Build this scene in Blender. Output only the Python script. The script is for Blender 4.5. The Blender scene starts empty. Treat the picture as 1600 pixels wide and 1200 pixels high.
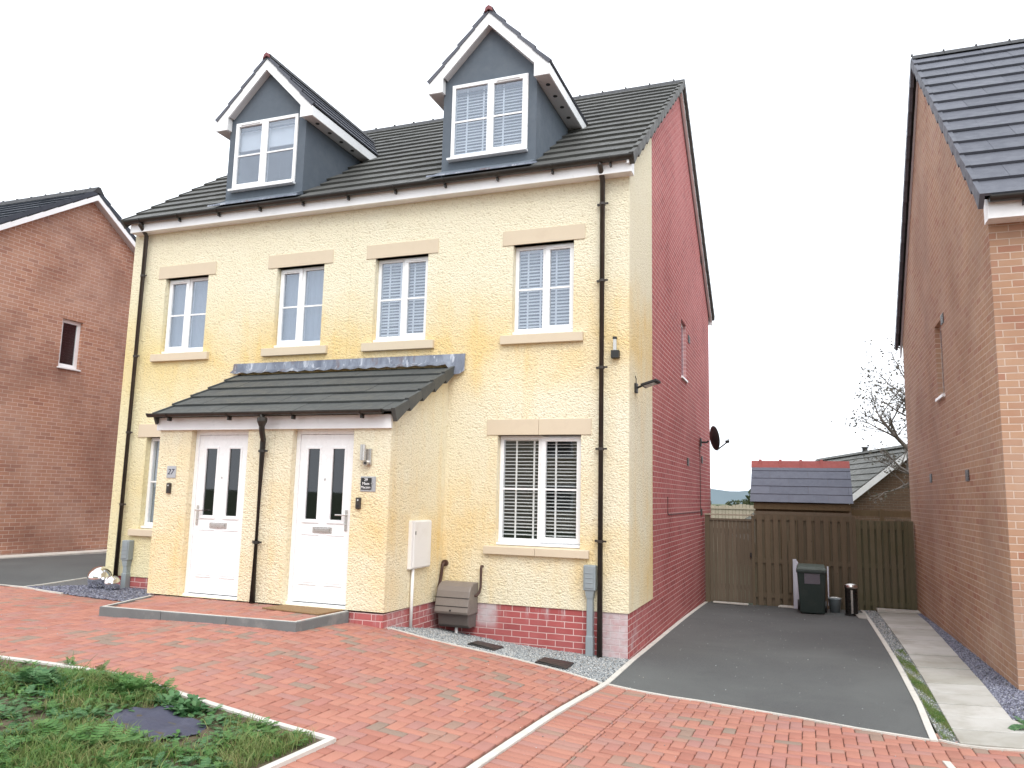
import bpy, bmesh, math, random
import numpy as np
from mathutils import Vector, Matrix
random.seed(7); rng = np.random.default_rng(7)
scn = bpy.context.scene
col = scn.collection
R = math.radians

# ------------------------------------------------------------------ ground surface
CP = [(0,0,0),(0,-1.3,.0),(0,-4.7,.22),(0,7.3,-.18),(2.85,-2.2,.05),(2.87,7.3,-.15),(3.87,-.14,.09),(3.87,7,-.1),(-1.2,-.3,.06),(-1.8,0,.09),(-2.43,0,.16),(-2.46,-1.35,.38),(-1.83,-1.1,.23),(-1.0,-1.2,.14),(-.2,-1.32,.05),
(-2.9,-2.4,.44),(-5.3,-2.5,.44),(-5.8,-1.3,.42),(-7.5,0,.34),(-8.1,-.3,.35),(-9.3,-.9,.4),(-8.8,.7,.42),(-12.5,1.5,.47),(-12.5,4,.43),(-3,-4.5,.42),(-.8,-4.9,.28),(-4.4,-4.4,.44),(-6,-7,.5),(0,-8,.36),(2,-9.3,.4),(5,-4,.15),(6,-9,.35),(6,10,-.3),(0,12,-.3),(-9,8,.25),(-13,12,.3),(-14,-6,.5),(-8,-12,.5),(6,-14,.45)]
A_ = np.array(CP, float); n_ = len(A_)
def _ph(r): return r*r*np.log(r+1e-9)
_K = _ph(np.hypot(A_[:,None,0]-A_[None,:,0], A_[:,None,1]-A_[None,:,1])) + np.eye(n_)*.15
_P = np.c_[np.ones(n_), A_[:,:2]]
_W = np.linalg.solve(np.block([[_K,_P],[_P.T,np.zeros((3,3))]]), np.r_[A_[:,2],0,0,0])
def G(x, y):
    x = np.asarray(x, float); y = np.asarray(y, float)
    cx = np.clip(x,-15,8); cy = np.clip(y,-15,13)
    r = np.hypot(cx[...,None]-A_[:,0], cy[...,None]-A_[:,1])
    z = (_ph(r)@_W[:n_])+_W[n_]+_W[n_+1]*cx+_W[n_+2]*cy
    d = np.hypot(x-cx, y-cy)
    return z - np.minimum(d*.02, 1.6)
def g(x, y): return float(G(x, y))

# ------------------------------------------------------------------ materials
def nt(name):
    m = bpy.data.materials.new(name); m.use_nodes = True
    t = m.node_tree; b = t.nodes['Principled BSDF']; return m, t, b
class N:
    """tiny node helper"""
    def __init__(s, t): s.t = t
    def n(s, typ, **kw):
        nd = s.t.nodes.new(typ)
        for k, v in kw.items(): setattr(nd, k, v)
        return nd
    def link(s, a, b): s.t.links.new(a, b)
    def set(s, sock, v):
        if isinstance(v, bpy.types.NodeSocket): s.link(v, sock)
        elif v is not None: sock.default_value = v
    def math(s, op, a, b=None, c=None, clamp=False):
        nd = s.n('ShaderNodeMath', operation=op); nd.use_clamp = clamp
        s.set(nd.inputs[0], a); s.set(nd.inputs[1], b)
        if c is not None: s.set(nd.inputs[2], c)
        return nd.outputs[0]
    def noise(s, vec, scale, detail=4, rough=.55, dist=0):
        nd = s.n('ShaderNodeTexNoise'); s.set(nd.inputs['Vector'], vec)
        nd.inputs['Scale'].default_value = scale; nd.inputs['Detail'].default_value = detail
        nd.inputs['Roughness'].default_value = rough; nd.inputs['Distortion'].default_value = dist
        return nd.outputs['Fac']
    def vor(s, vec, scale, feature='F1'):
        nd = s.n('ShaderNodeTexVoronoi', feature=feature); s.set(nd.inputs['Vector'], vec)
        nd.inputs['Scale'].default_value = scale
        return nd.outputs['Distance']
    def mix(s, f, a, b, mode='MIX'):
        nd = s.n('ShaderNodeMix', data_type='RGBA', blend_type=mode)
        s.set(nd.inputs[0], f)
        for i, v in ((6, a), (7, b)):
            if isinstance(v, (tuple, list)): v = tuple(v)+(1,) if len(v) == 3 else v
            s.set(nd.inputs[i], v)
        return nd.outputs[2]
    def ramp(s, f, pts):
        nd = s.n('ShaderNodeValToRGB'); s.set(nd.inputs[0], f); e = nd.color_ramp.elements
        while len(e) < len(pts): e.new(.5)
        for el, (p, c) in zip(e, pts):
            el.position = p; el.color = (c, c, c, 1) if isinstance(c, (int, float)) else tuple(c)+(1,)
        return nd.outputs[0]
    def rng(s, v, a, b, c=0, d=1, smooth=True):
        nd = s.n('ShaderNodeMapRange', interpolation_type='SMOOTHSTEP' if smooth else 'LINEAR')
        s.set(nd.inputs[0], v)
        for i, q in enumerate((a, b, c, d)): nd.inputs[i+1].default_value = q
        return nd.outputs[0]
    def bump(s, h, strength, dist, prev=None):
        nd = s.n('ShaderNodeBump'); s.set(nd.inputs['Height'], h)
        nd.inputs['Strength'].default_value = strength; nd.inputs['Distance'].default_value = dist
        if prev is not None: s.link(prev, nd.inputs['Normal'])
        return nd.outputs[0]
    def obj(s): return s.n('ShaderNodeTexCoord').outputs['Object']
    def xyz(s, v=None):
        nd = s.n('ShaderNodeSeparateXYZ'); s.set(nd.inputs[0], v if v is not None else s.obj()); return nd.outputs

def simple(name, c, rough=.5, var=.12, scale=6, bump=0, bscale=80, bdist=.002, metal=0, spec=.5, dirt=None, coat=0):
    m, t, b = nt(name); k = N(t); o = k.obj()
    f = k.noise(o, scale, 5, .6)
    lo = tuple(q*(1-var) for q in c); hi = tuple(min(1, q*(1+var)) for q in c)
    cc = k.mix(f, lo, hi)
    if dirt:
        cc = k.mix(k.ramp(k.noise(o, dirt[1], 8, .7), [(.5, 0), (.75, dirt[2])]), cc, dirt[0])
    k.link(cc, b.inputs['Base Color'])
    k.link(k.rng(k.noise(o, scale*3, 4), .3, .7, max(0,rough-.08), min(1,rough+.08)), b.inputs['Roughness'])
    b.inputs['Metallic'].default_value = metal; b.inputs['Specular IOR Level'].default_value = spec
    b.inputs['Coat Weight'].default_value = coat
    if bump: k.link(k.bump(k.noise(o, bscale, 6, .65), bump, bdist), b.inputs['Normal'])
    return m

def brick(name, c1, c2, c3, mortar, pale=(.55,.5,.48), paleamt=.35, white=None, rough=.85, msize=.0055, dark=None):
    """stretcher bond, 225 x 75 mm, on object axes: works on any vertical face"""
    m, t, b = nt(name); k = N(t)
    tc = k.n('ShaderNodeTexCoord'); p = k.xyz(tc.outputs['Object']); nn = k.xyz(tc.outputs['Normal'])
    side = k.math('GREATER_THAN', k.math('ABSOLUTE', nn[0]), .5)
    u = k.math('ADD', k.math('MULTIPLY', p[0], k.math('SUBTRACT', 1, side)), k.math('MULTIPLY', p[1], side))
    v = k.math('ADD', p[2], 20*.075)
    cv = k.n('ShaderNodeCombineXYZ'); k.link(u, cv.inputs[0]); k.link(v, cv.inputs[1])
    wob = k.n('ShaderNodeVectorMath', operation='ADD')
    ns = k.n('ShaderNodeTexNoise'); k.link(tc.outputs['Object'], ns.inputs['Vector']); ns.inputs['Scale'].default_value = 9
    sc = k.n('ShaderNodeVectorMath', operation='MULTIPLY_ADD'); k.link(ns.outputs['Color'], sc.inputs[0])
    sc.inputs[1].default_value = (.006,.006,0); sc.inputs[2].default_value = (-.003,-.003,0)
    k.link(cv.outputs[0], wob.inputs[0]); k.link(sc.outputs[0], wob.inputs[1])
    bt = k.n('ShaderNodeTexBrick'); k.link(wob.outputs[0], bt.inputs['Vector'])
    bt.inputs['Scale'].default_value = 1; bt.inputs['Brick Width'].default_value = .225; bt.inputs['Row Height'].default_value = .075
    bt.inputs['Mortar Size'].default_value = msize; bt.inputs['Mortar Smooth'].default_value = .25; bt.inputs['Bias'].default_value = -.1
    bt.inputs['Color1'].default_value = c1+(1,); bt.inputs['Color2'].default_value = c2+(1,); bt.inputs['Mortar'].default_value = mortar+(1,)
    # a second random pick per brick from a shifted brick grid of the same size
    b2 = k.n('ShaderNodeTexBrick'); k.link(wob.outputs[0], b2.inputs['Vector'])
    for q in ('Scale','Brick Width','Row Height'): b2.inputs[q].default_value = bt.inputs[q].default_value
    b2.inputs['Mortar Size'].default_value = 0; b2.offset_frequency = 2
    b2.inputs['Color1'].default_value = (0,0,0,1); b2.inputs['Color2'].default_value = (1,1,1,1); b2.inputs['Bias'].default_value = 0
    pick = k.math('MULTIPLY', k.ramp(b2.outputs['Color'], [(.72, 0), (.95, .75)]), k.math('SUBTRACT', 1, bt.outputs['Fac']))
    cc = k.mix(pick, bt.outputs['Color'], c3)
    o = tc.outputs['Object']
    cc = k.mix(k.math('MULTIPLY', k.noise(o, 40, 6, .7), .5), cc, (.5,.5,.5), 'OVERLAY')
    big = k.ramp(k.noise(o, .8, 6, .65), [(.42, 0), (.72, paleamt)])
    cc = k.mix(big, cc, pale)
    if dark: cc = k.mix(k.ramp(k.noise(o, .55, 5, .6, .4), [(.45, 0), (.7, dark[1])]), cc, dark[0])
    if white: cc = white(k, p, o, cc, side)
    k.link(cc, b.inputs['Base Color']); b.inputs['Roughness'].default_value = rough; b.inputs['Specular IOR Level'].default_value = .25
    h = k.math('ADD', k.math('MULTIPLY', bt.outputs['Fac'], -1), k.math('MULTIPLY', k.noise(o, 120, 5), .25))
    k.link(k.bump(h, .9, .010), b.inputs['Normal'])
    return m

def render_mat():
    m, t, b = nt('roughcast_render'); k = N(t); o = k.obj(); p = k.xyz(o)
    # dashed texture
    wv = k.n('ShaderNodeVectorMath', operation='MULTIPLY'); k.link(o, wv.inputs[0]); wv.inputs[1].default_value = (1,1,1.25)
    n1 = k.noise(wv.outputs[0], 27, 5, .64, .7); n2 = k.noise(wv.outputs[0], 95, 4, .6)
    v1 = k.vor(wv.outputs[0], 40)
    h = k.math('ADD', k.math('ADD', k.math('MULTIPLY', n1, 1.3), k.math('MULTIPLY', n2, .5)), k.math('MULTIPLY', v1, -.55))
    base = k.mix(k.noise(o, 1.3, 5, .6), (.85,.775,.56), (.90,.85,.685))
    # weather staining: ochre damp bands with ragged outlines
    def band(c, w, rag):
        z = k.math('ADD', p[2], k.math('MULTIPLY', k.math('SUBTRACT', k.noise(o, .9, 5, .65), .5), rag))
        d = k.math('ABSOLUTE', k.math('SUBTRACT', z, c))
        return k.rng(d, 0, w, 1, 0)
    blot = k.ramp(k.noise(o, .75, 6, .6, .3), [(.34, .35), (.56, 1)])
    s1 = k.math('MULTIPLY', band(3.85, 1.0, 1.3), blot)
    s2 = k.math('MULTIPLY', band(1.3, 1.35, 1.2), k.ramp(k.noise(o, .8, 5, .6), [(.4, .1), (.62, .9)]))
    st = k.math('MULTIPLY', k.math('MAXIMUM', s1, s2), .95)
    # drips under the sills, streaky in z
    sv = k.n('ShaderNodeVectorMath', operation='MULTIPLY'); k.link(o, sv.inputs[0]); sv.inputs[1].default_value = (3,3,.35)
    st = k.math('ADD', st, k.math('MULTIPLY', k.ramp(k.noise(sv.outputs[0], 1.4, 5, .6), [(.50, 0), (.75, .38)]), k.rng(p[2], 4.9, 4.2, 0, 1)), clamp=True)
    cc = k.mix(st, base, (.85,.645,.315))
    # the far-left half is a little greener, algae tinted
    cc = k.mix(k.math('MULTIPLY', k.rng(p[0], -5.2, -8.2, 0, .5), k.rng(p[2], 5.6, 3.8, .15, 1)), cc, (.76,.70,.38))
    cc = k.mix(k.ramp(k.noise(o, 5, 6, .75), [(.62, 0), (.85, .25)]), cc, (.88,.82,.66))
    # pits of the dash texture get a darker brown colour
    cc = k.mix(k.ramp(h, [(.30, .5), (.50, 0)]), cc, (.56,.46,.28))
    # hairline expansion joint
    j = k.math('LESS_THAN', k.math('ABSOLUTE', k.math('ADD', p[0], 4.03)), .004)
    cc = k.mix(k.math('MULTIPLY', j, .22), cc, (.3,.25,.15))
    k.link(cc, b.inputs['Base Color']); b.inputs['Roughness'].default_value = .93; b.inputs['Specular IOR Level'].default_value = .15
    k.link(k.bump(h, .95, .016), b.inputs['Normal'])
    return m

def tile_mat(name, lo, hi, moss=.15, rough=.62):
    m, t, b = nt(name); k = N(t); o = k.obj()
    ri = k.n('ShaderNodeNewGeometry').outputs['Random Per Island']
    cc = k.mix(ri, lo, hi)
    cc = k.mix(k.math('MULTIPLY', k.noise(o, 14, 6, .7), .55), cc, tuple(q*1.7 for q in hi))
    cc = k.mix(k.ramp(k.noise(o, 2.2, 7, .72), [(.58, 0), (.8, moss)]), cc, (.2,.2,.15))
    k.link(cc, b.inputs['Base Color']); b.inputs['Specular IOR Level'].default_value = .35
    k.link(k.rng(k.noise(o, 8, 4), .3, .7, rough-.1, rough+.12), b.inputs['Roughness'])
    k.link(k.bump(k.noise(o, 150, 5, .7), .35, .003), b.inputs['Normal'])
    return m

def island_mat(name, cols, rough=.85, nscale=50, blot=None, bump=.4, bdist=.003, extra=None):
    m, t, b = nt(name); k = N(t); o = k.obj()
    ri = k.n('ShaderNodeNewGeometry').outputs['Random Per Island']
    cr = k.n('ShaderNodeValToRGB'); k.link(ri, cr.inputs[0]); cr.color_ramp.interpolation = 'LINEAR'
    e = cr.color_ramp.elements
    while len(e) < len(cols): e.new(.5)
    for el, (p_, c) in zip(e, cols): el.position = p_; el.color = c+(1,)
    cc = cr.outputs[0]
    cc = k.mix(k.math('MULTIPLY', k.noise(o, nscale, 6, .7), .35), cc, (.5,.5,.5), 'OVERLAY')
    if blot: cc = k.mix(k.ramp(k.noise(o, blot[1], 7, .65, .3), [(blot[3], 0), (blot[3]+.25, blot[2])]), cc, blot[0])
    if extra: cc = extra(k, o, cc)
    k.link(cc, b.inputs['Base Color']); b.inputs['Roughness'].default_value = rough; b.inputs['Specular IOR Level'].default_value = .3
    k.link(k.bump(k.noise(o, 160, 5, .7), bump, bdist), b.inputs['Normal'])
    return m

def glass_mat(name, tint, gl, rough=.02, base=.55, refl=(.75,.85,1)):
    m, t, b = nt(name); k = N(t)
    t.nodes.remove(b); out = [q for q in t.nodes if q.type == 'OUTPUT_MATERIAL'][0]
    tr = k.n('ShaderNodeBsdfTransparent'); tr.inputs[0].default_value = tint+(1,)
    gs = k.n('ShaderNodeBsdfGlossy'); gs.inputs['Roughness'].default_value = rough; gs.inputs[0].default_value = refl+(1,)
    o = k.obj(); k.link(k.bump(k.noise(o, 1.6, 2), .05, .02), gs.inputs['Normal'])
    fr = k.n('ShaderNodeFresnel'); k.link(k.math('MULTIPLY_ADD', k.n('ShaderNodeNewGeometry').outputs['Backfacing'], -.8333, 1.5), fr.inputs[0])
    f = k.math('MULTIPLY_ADD', fr.outputs[0], 1.4, gl, clamp=True)
    mx = k.n('ShaderNodeMixShader'); k.link(f, mx.inputs[0]); k.link(tr.outputs[0], mx.inputs[1]); k.link(gs.outputs[0], mx.inputs[2])
    k.link(mx.outputs[0], out.inputs[0]); return m

def leaf_mat(name, cols, trans=.25, rough=.55):
    m, t, b = nt(name); k = N(t); o = k.obj()
    ri = k.n('ShaderNodeNewGeometry').outputs['Random Per Island']
    cr = k.n('ShaderNodeValToRGB'); k.link(ri, cr.inputs[0]); e = cr.color_ramp.elements
    while len(e) < len(cols): e.new(.5)
    for el, (p_, c) in zip(e, cols): el.position = p_; el.color = c+(1,)
    cc = k.mix(k.ramp(k.noise(o, 3.5, 5, .6), [(.35, 0), (.7, .55)]), cr.outputs[0], cols[-1][1])
    out = [q for q in t.nodes if q.type == 'OUTPUT_MATERIAL'][0]
    k.link(cc, b.inputs['Base Color']); b.inputs['Roughness'].default_value = rough; b.inputs['Specular IOR Level'].default_value = .3
    tl = k.n('ShaderNodeBsdfTranslucent'); k.link(cc, tl.inputs[0])
    mx = k.n('ShaderNodeMixShader'); mx.inputs[0].default_value = trans
    k.link(b.outputs[0], mx.inputs[1]); k.link(tl.outputs[0], mx.inputs[2]); k.link(mx.outputs[0], out.inputs[0])
    return m

def wood_mat(name, c1, c2, green=.0, gz=(0,1), rough=.85, pale=None):
    m, t, b = nt(name); k = N(t); o = k.obj(); p = k.xyz(o)
    ri = k.n('ShaderNodeNewGeometry').outputs['Random Per Island']
    sv = k.n('ShaderNodeVectorMath', operation='MULTIPLY'); k.link(o, sv.inputs[0]); sv.inputs[1].default_value = (28,28,1.6)
    gr = k.noise(sv.outputs[0], 1.2, 7, .65, .8)
    f = k.math('ADD', k.math('MULTIPLY', gr, .75), k.math('MULTIPLY', ri, .35), clamp=True)
    cc = k.mix(f, c1, c2)
    if green: cc = k.mix(k.math('MULTIPLY', k.ramp(k.noise(o, 1.7, 6, .7), [(.35, .1), (.65, 1)]), green), cc, (.07,.09,.025))
    kn = k.vor(o, 5); cc = k.mix(k.rng(kn, .0, .09, .7, 0), cc, tuple(q*.4 for q in c1))
    k.link(cc, b.inputs['Base Color']); b.inputs['Roughness'].default_value = rough; b.inputs['Specular IOR Level'].default_value = .2
    k.link(k.bump(gr, .5, .004), b.inputs['Normal'])
    return m

M = {}
M['render'] = render_mat()
def _white(k, p, o, cc, side):
    # lime bloom on the corner column, beside the flue box and dripping from the top course
    front = k.math('SUBTRACT', 1, side)
    a = k.math('MULTIPLY', k.rng(p[0], -.36, -.30, 0, 1), front)
    a = k.math('MULTIPLY', a, k.rng(p[2], .62, .5, .4, 1))
    bnd = k.math('MULTIPLY', k.rng(k.math('ABSOLUTE', k.math('ADD', p[0], 1.80)), .17, .1, 0, 1), k.math('MULTIPLY', front, k.rng(p[2], .18, .34, 0, 1)))
    sv = k.n('ShaderNodeVectorMath', operation='MULTIPLY'); k.link(o, sv.inputs[0]); sv.inputs[1].default_value = (1,1,.12)
    drip = k.math('MULTIPLY', k.ramp(k.noise(sv.outputs[0], 9, 5, .7), [(.55, 0), (.68, 1)]), k.rng(p[2], .3, .5, 0, 1))
    side_d = k.math('MULTIPLY', k.math('MULTIPLY', side, k.rng(p[1], .9, .2, 0, .6)), k.ramp(k.noise(o, 3, 6, .7), [(.5, 0), (.65, 1)]))
    am = k.math('MAXIMUM', k.math('MAXIMUM', a, bnd), k.math('MULTIPLY', drip, k.math('MULTIPLY', front, .7)))
    am = k.math('MAXIMUM', am, side_d)
    am = k.math('MULTIPLY', am, k.rng(k.noise(o, 7, 7, .75), .25, .6, .35, .8))
    return k.mix(am, cc, (.60,.56,.57))
M['red_brick'] = brick('dark_red_brick', (.39,.092,.09), (.47,.125,.12), (.30,.07,.072), (.78,.56,.53), (.58,.25,.24), .45, _white, dark=((.20,.045,.045), .3))
M['orange_brick'] = brick('orange_brown_brick', (.41,.235,.15), (.49,.305,.19), (.33,.135,.09), (.66,.52,.42), (.52,.40,.32), .5, None, msize=.0062, dark=((.24,.13,.09), .5))
M['left_brick'] = brick('brown_red_brick', (.43,.215,.145), (.53,.30,.205), (.31,.14,.10), (.74,.58,.50), (.58,.42,.35), .45, None, dark=((.20,.10,.075), .7))
M['dark_brick'] = brick('dark_brown_brick', (.12,.075,.05), (.16,.1,.065), (.09,.06,.045), (.2,.16,.12), (.14,.11,.08), .2)
M['tile'] = tile_mat('charcoal_roof_tile', (.055,.055,.052), (.082,.082,.076))
M['porch_tile'] = tile_mat('porch_roof_tile', (.052,.056,.056), (.068,.072,.07), .1)
M['blue_tile'] = tile_mat('blue_grey_roof_tile', (.062,.066,.082), (.095,.10,.12), .05)
M['left_tile'] = tile_mat('dark_blue_roof_tile', (.025,.03,.042), (.04,.046,.06), .05)
M['old_tile'] = tile_mat('weathered_grey_tile', (.05,.05,.045), (.085,.085,.075), .3)
M['slate'] = tile_mat('smooth_grey_slate', (.075,.085,.115), (.115,.125,.16), .02, .5)
M['ridge'] = simple('black_ridge', (.02,.02,.022), .6, .2)
M['cap'] = simple('dull_red_cap', (.20,.065,.07), .7, .2)
M['red_ridge'] = simple('red_clay_ridge', (.34,.085,.075), .7, .2, 8, .2)
M['upvc'] = simple('white_upvc', (.87,.88,.89), .28, .03, 3, dirt=((.6,.58,.55), 2.2, .2))
M['fascia'] = simple('white_fascia_board', (.87,.88,.89), .35, .04, 2, dirt=((.5,.5,.48), 1.2, .35))
M['soffit_grey'] = simple('grey_soffit', (.58,.58,.60), .5, .06)
M['black_pvc'] = simple('black_pvc', (.022,.02,.018), .38, .25, 5, dirt=((.10,.085,.07), 3, .5))
M['brown_pvc'] = simple('dark_brown_pvc', (.035,.026,.021), .4, .25, 5, dirt=((.11,.09,.07), 3, .5))
M['rust'] = simple('rusty_brown_pipe', (.06,.026,.018), .6, .3, 12)
M['dormer'] = simple('slate_grey_render', (.10,.122,.15), .8, .1, 3, .35, 90, .003, dirt=((.16,.18,.2), 2.5, .35))
M['stone'] = simple('sandstone', (.64,.545,.41), .85, .08, 3, .3, 130, .002, dirt=((.42,.34,.25), 3, .3))
M['lead'] = None
m, t, b = nt('lead_flashing'); k = N(t); o = k.obj()
sv = k.n('ShaderNodeVectorMath', operation='MULTIPLY'); k.link(o, sv.inputs[0]); sv.inputs[1].default_value = (3.2,3.2,.8)
f = k.noise(sv.outputs[0], 1.6, 8, .7, .5)
cc = k.mix(k.ramp(f, [(.38, 0), (.6, 1)]), (.11,.125,.165), (.22,.245,.295))
cc = k.mix(k.ramp(k.noise(sv.outputs[0], 2.3, 6, .7, 1.0), [(.56, 0), (.62, .85)]), cc, (.48,.50,.55))
cc = k.mix(k.ramp(k.noise(sv.outputs[0], 1.1, 7, .7, .3), [(.58, 0), (.66, .8)]), cc, (.13,.085,.08))
k.link(cc, b.inputs['Base Color']); b.inputs['Metallic'].default_value = .25; b.inputs['Roughness'].default_value = .45
k.link(k.bump(k.noise(o, 9, 4), .5, .01), b.inputs['Normal']); M['lead'] = m
M['glass_blue'] = glass_mat('upstairs_glass', (.86,.885,.91), .10, refl=(.70,.75,.83))
M['glass_dark'] = glass_mat('ground_floor_glass', (.97,.98,.98), .0, refl=(.8,.82,.85))
M['glass_door'] = glass_mat('door_glass', (.35,.36,.36), .03, refl=(.7,.72,.75))
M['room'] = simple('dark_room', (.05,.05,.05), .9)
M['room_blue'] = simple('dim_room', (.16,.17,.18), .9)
M['blind'] = simple('white_blind_slat', (.86,.86,.86), .5, .04)
M['curtain'] = simple('grey_blind_fabric', (.33,.37,.42), .9, .12, 2)
M['steel'] = simple('brushed_steel', (.62,.60,.58), .32, .06, 30, metal=1)
M['chrome'] = simple('mirror_steel', (.86,.87,.88), .06, .02, metal=1)
M['grey_plastic'] = simple('grey_plastic', (.27,.31,.33), .45, .08, dirt=((.15,.15,.14), 3, .3))
M['brown_plastic'] = simple('taupe_plastic', (.205,.175,.155), .5, .08, 4, dirt=((.12,.1,.08), 3, .3))
M['brown_dark'] = simple('dark_taupe_plastic', (.13,.11,.10), .55, .1)
M['white_box'] = simple('cream_white_plastic', (.78,.77,.75), .4, .03, dirt=((.5,.45,.38), 3, .3))
M['black'] = simple('matt_black', (.02,.02,.02), .5, .2)
M['kerb'] = simple('grey_concrete_kerb', (.155,.165,.165), .85, .15, 5, .5, 90, .003, dirt=((.36,.36,.34), 3, .6))
M['kerb_top'] = simple('pale_concrete_edge', (.58,.56,.51), .85, .12, 4, .4, 90, .003, dirt=((.32,.31,.27), 3.5, .65))
M['tarmac'] = None
m, t, b = nt('tarmac'); k = N(t); o = k.obj()
cc = k.mix(k.ramp(k.noise(o, 170, 4, .75), [(.3,0),(.7,1)]), (.035,.04,.042), (.15,.155,.152))
cc = k.mix(k.ramp(k.noise(o, .55, 6, .62, .4), [(.4, 0), (.66, .6)]), cc, (.14,.15,.145))
cc = k.mix(k.ramp(k.noise(o, 1.6, 7, .75), [(.6, 0), (.72, .35)]), cc, (.06,.065,.065))
cc = k.mix(k.ramp(k.vor(o, 2.3), [(.0, .55), (.02, 0)]), cc, (.5,.5,.48))
k.link(cc, b.inputs['Base Color']); b.inputs['Roughness'].default_value = .82
k.link(k.bump(k.noise(o, 170, 4, .75), 1, .008), b.inputs['Normal']); M['tarmac'] = m
def _pave(k, o, cc):
    cc = k.mix(k.ramp(k.noise(o, .5, 5, .6, .4), [(.45, 0), (.75, .3)]), cc, (.42,.24,.18))
    p = k.xyz(o)
    return k.mix(k.math('MULTIPLY', k.ramp(k.noise(o, 1.4, 7, .7, .6), [(.55, 0), (.68, .6)]), k.rng(p[0], -3.0, -8, .3, 1)), cc, (.20,.15,.11))
M['paver'] = island_mat('red_block_paver', [(0,(.34,.142,.106)),(.22,(.39,.170,.125)),(.45,(.42,.19,.138)),(.62,(.37,.165,.133)),(.8,(.35,.178,.152)),(.9,(.35,.195,.15)),(.95,(.27,.185,.145)),(1,(.25,.19,.15))], .82, 60, None, .5, .003, _pave)
M['joint'] = simple('paving_sand', (.15,.075,.05), .95, .25, 20)
M['gravel'] = island_mat('grey_gravel', [(0,(.14,.15,.155)),(.35,(.27,.29,.30)),(.7,(.40,.42,.43)),(.93,(.58,.58,.56)),(1,(.36,.30,.24))], .8, 90)
M['slate_chip'] = island_mat('purple_slate_chippings', [(0,(.10,.105,.14)),(.4,(.17,.175,.23)),(.8,(.25,.255,.32)),(1,(.36,.37,.42))], .6, 60)
M['bed'] = simple('grit', (.12,.12,.12), .95, .4, 40, .6, 120, .006)
M['soil'] = simple('soil', (.10,.075,.045), .95, .35, 12, .8, 60, .01, dirt=((.10,.11,.04), 5, .8))
M['ground'] = simple('rough_grass_ground', (.065,.085,.035), .95, .35, 2, .6, 30, .02)
M['moss'] = simple('mossy_gravel', (.16,.17,.14), .95, .6, 40, 1, 70, .02, dirt=((.10,.13,.025), 3.2, 1))
M['slab'] = island_mat('concrete_path_slab', [(0,(.36,.35,.31)),(.5,(.45,.44,.41)),(1,(.52,.51,.48))], .85, 30, ((.24,.22,.17), 1.8, .6, .45), .4)
M['wood_brown'] = wood_mat('brown_fence_wood', (.095,.075,.053), (.21,.165,.115), .08)
M['wood_gate'] = wood_mat('gate_wood', (.11,.09,.065), (.22,.18,.135), .05)
M['wood_green'] = wood_mat('mossy_fence_wood', (.10,.085,.055), (.22,.19,.13), .28)
M['wood_pale'] = wood_mat('pale_fence_wood', (.3,.27,.2), (.45,.4,.31))
M['wood_shed'] = wood_mat('shed_wood', (.13,.095,.055), (.24,.18,.11))
M['bin_green'] = simple('dark_green_plastic', (.022,.036,.033), .45, .15, 5, dirt=((.06,.07,.06), 4, .5))
M['bin_lid'] = simple('green_bin_lid', (.055,.075,.06), .5, .15, 5)
M['sticker'] = simple('grey_lilac_sticker', (.30,.28,.33), .6, .1)
M['board'] = simple('white_board', (.55,.58,.66), .5, .05)
M['mat'] = simple('coir_doormat', (.26,.16,.075), .98, .35, 60, .9, 220, .006)
M['dark_steel'] = simple('black_steel', (.03,.032,.03), .3, .2, metal=.6)
M['membrane'] = simple('blue_black_weed_membrane', (.05,.052,.082), .75, .35, 9, .6, 160, .006, dirt=((.13,.13,.17), 4, .6))
M['bark'] = simple('bark', (.15,.13,.115), .9, .3, 20, .6, 60)  # tone lightened for sky glare around the tree branches
M['leaf_tree'] = leaf_mat('tree_leaves', [(0,(.10,.09,.08)),(.5,(.15,.13,.11)),(1,(.12,.12,.09))])  # haze and sky glare put into the leaf colour as a paler grey
M['bush'] = leaf_mat('bush_leaves', [(0,(.03,.05,.02)),(.5,(.06,.08,.035)),(1,(.09,.10,.05))])
M['grass'] = leaf_mat('grass_blades', [(0,(.055,.14,.03)),(.45,(.09,.20,.04)),(.8,(.14,.27,.06)),(.93,(.28,.29,.11)),(1,(.40,.34,.17))], .3)
M['weed'] = leaf_mat('weed_leaves', [(0,(.045,.13,.03)),(.5,(.075,.19,.05)),(1,(.13,.25,.07))], .25)
M['weed_dark'] = leaf_mat('bluish_weed_leaves', [(0,(.045,.13,.05)),(.6,(.08,.19,.075)),(1,(.14,.26,.11))], .25)
M['hill'] = simple('distant_hill', (.11,.15,.17), .95, .15, .01)
M['plate_silver'] = simple('brushed_plate', (.5,.5,.52), .35, .05, 40, metal=.7)
M['letter_white'] = simple('white_lettering', (.85,.85,.85), .5, .02)
M['letter_blue'] = simple('navy_lettering', (.015,.015,.04), .5, .1)
M['lens'] = simple('lamp_lens', (.55,.57,.56), .25, .05)
M['white_stone'] = simple('white_pebble', (.7,.7,.68), .7, .1)

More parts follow.
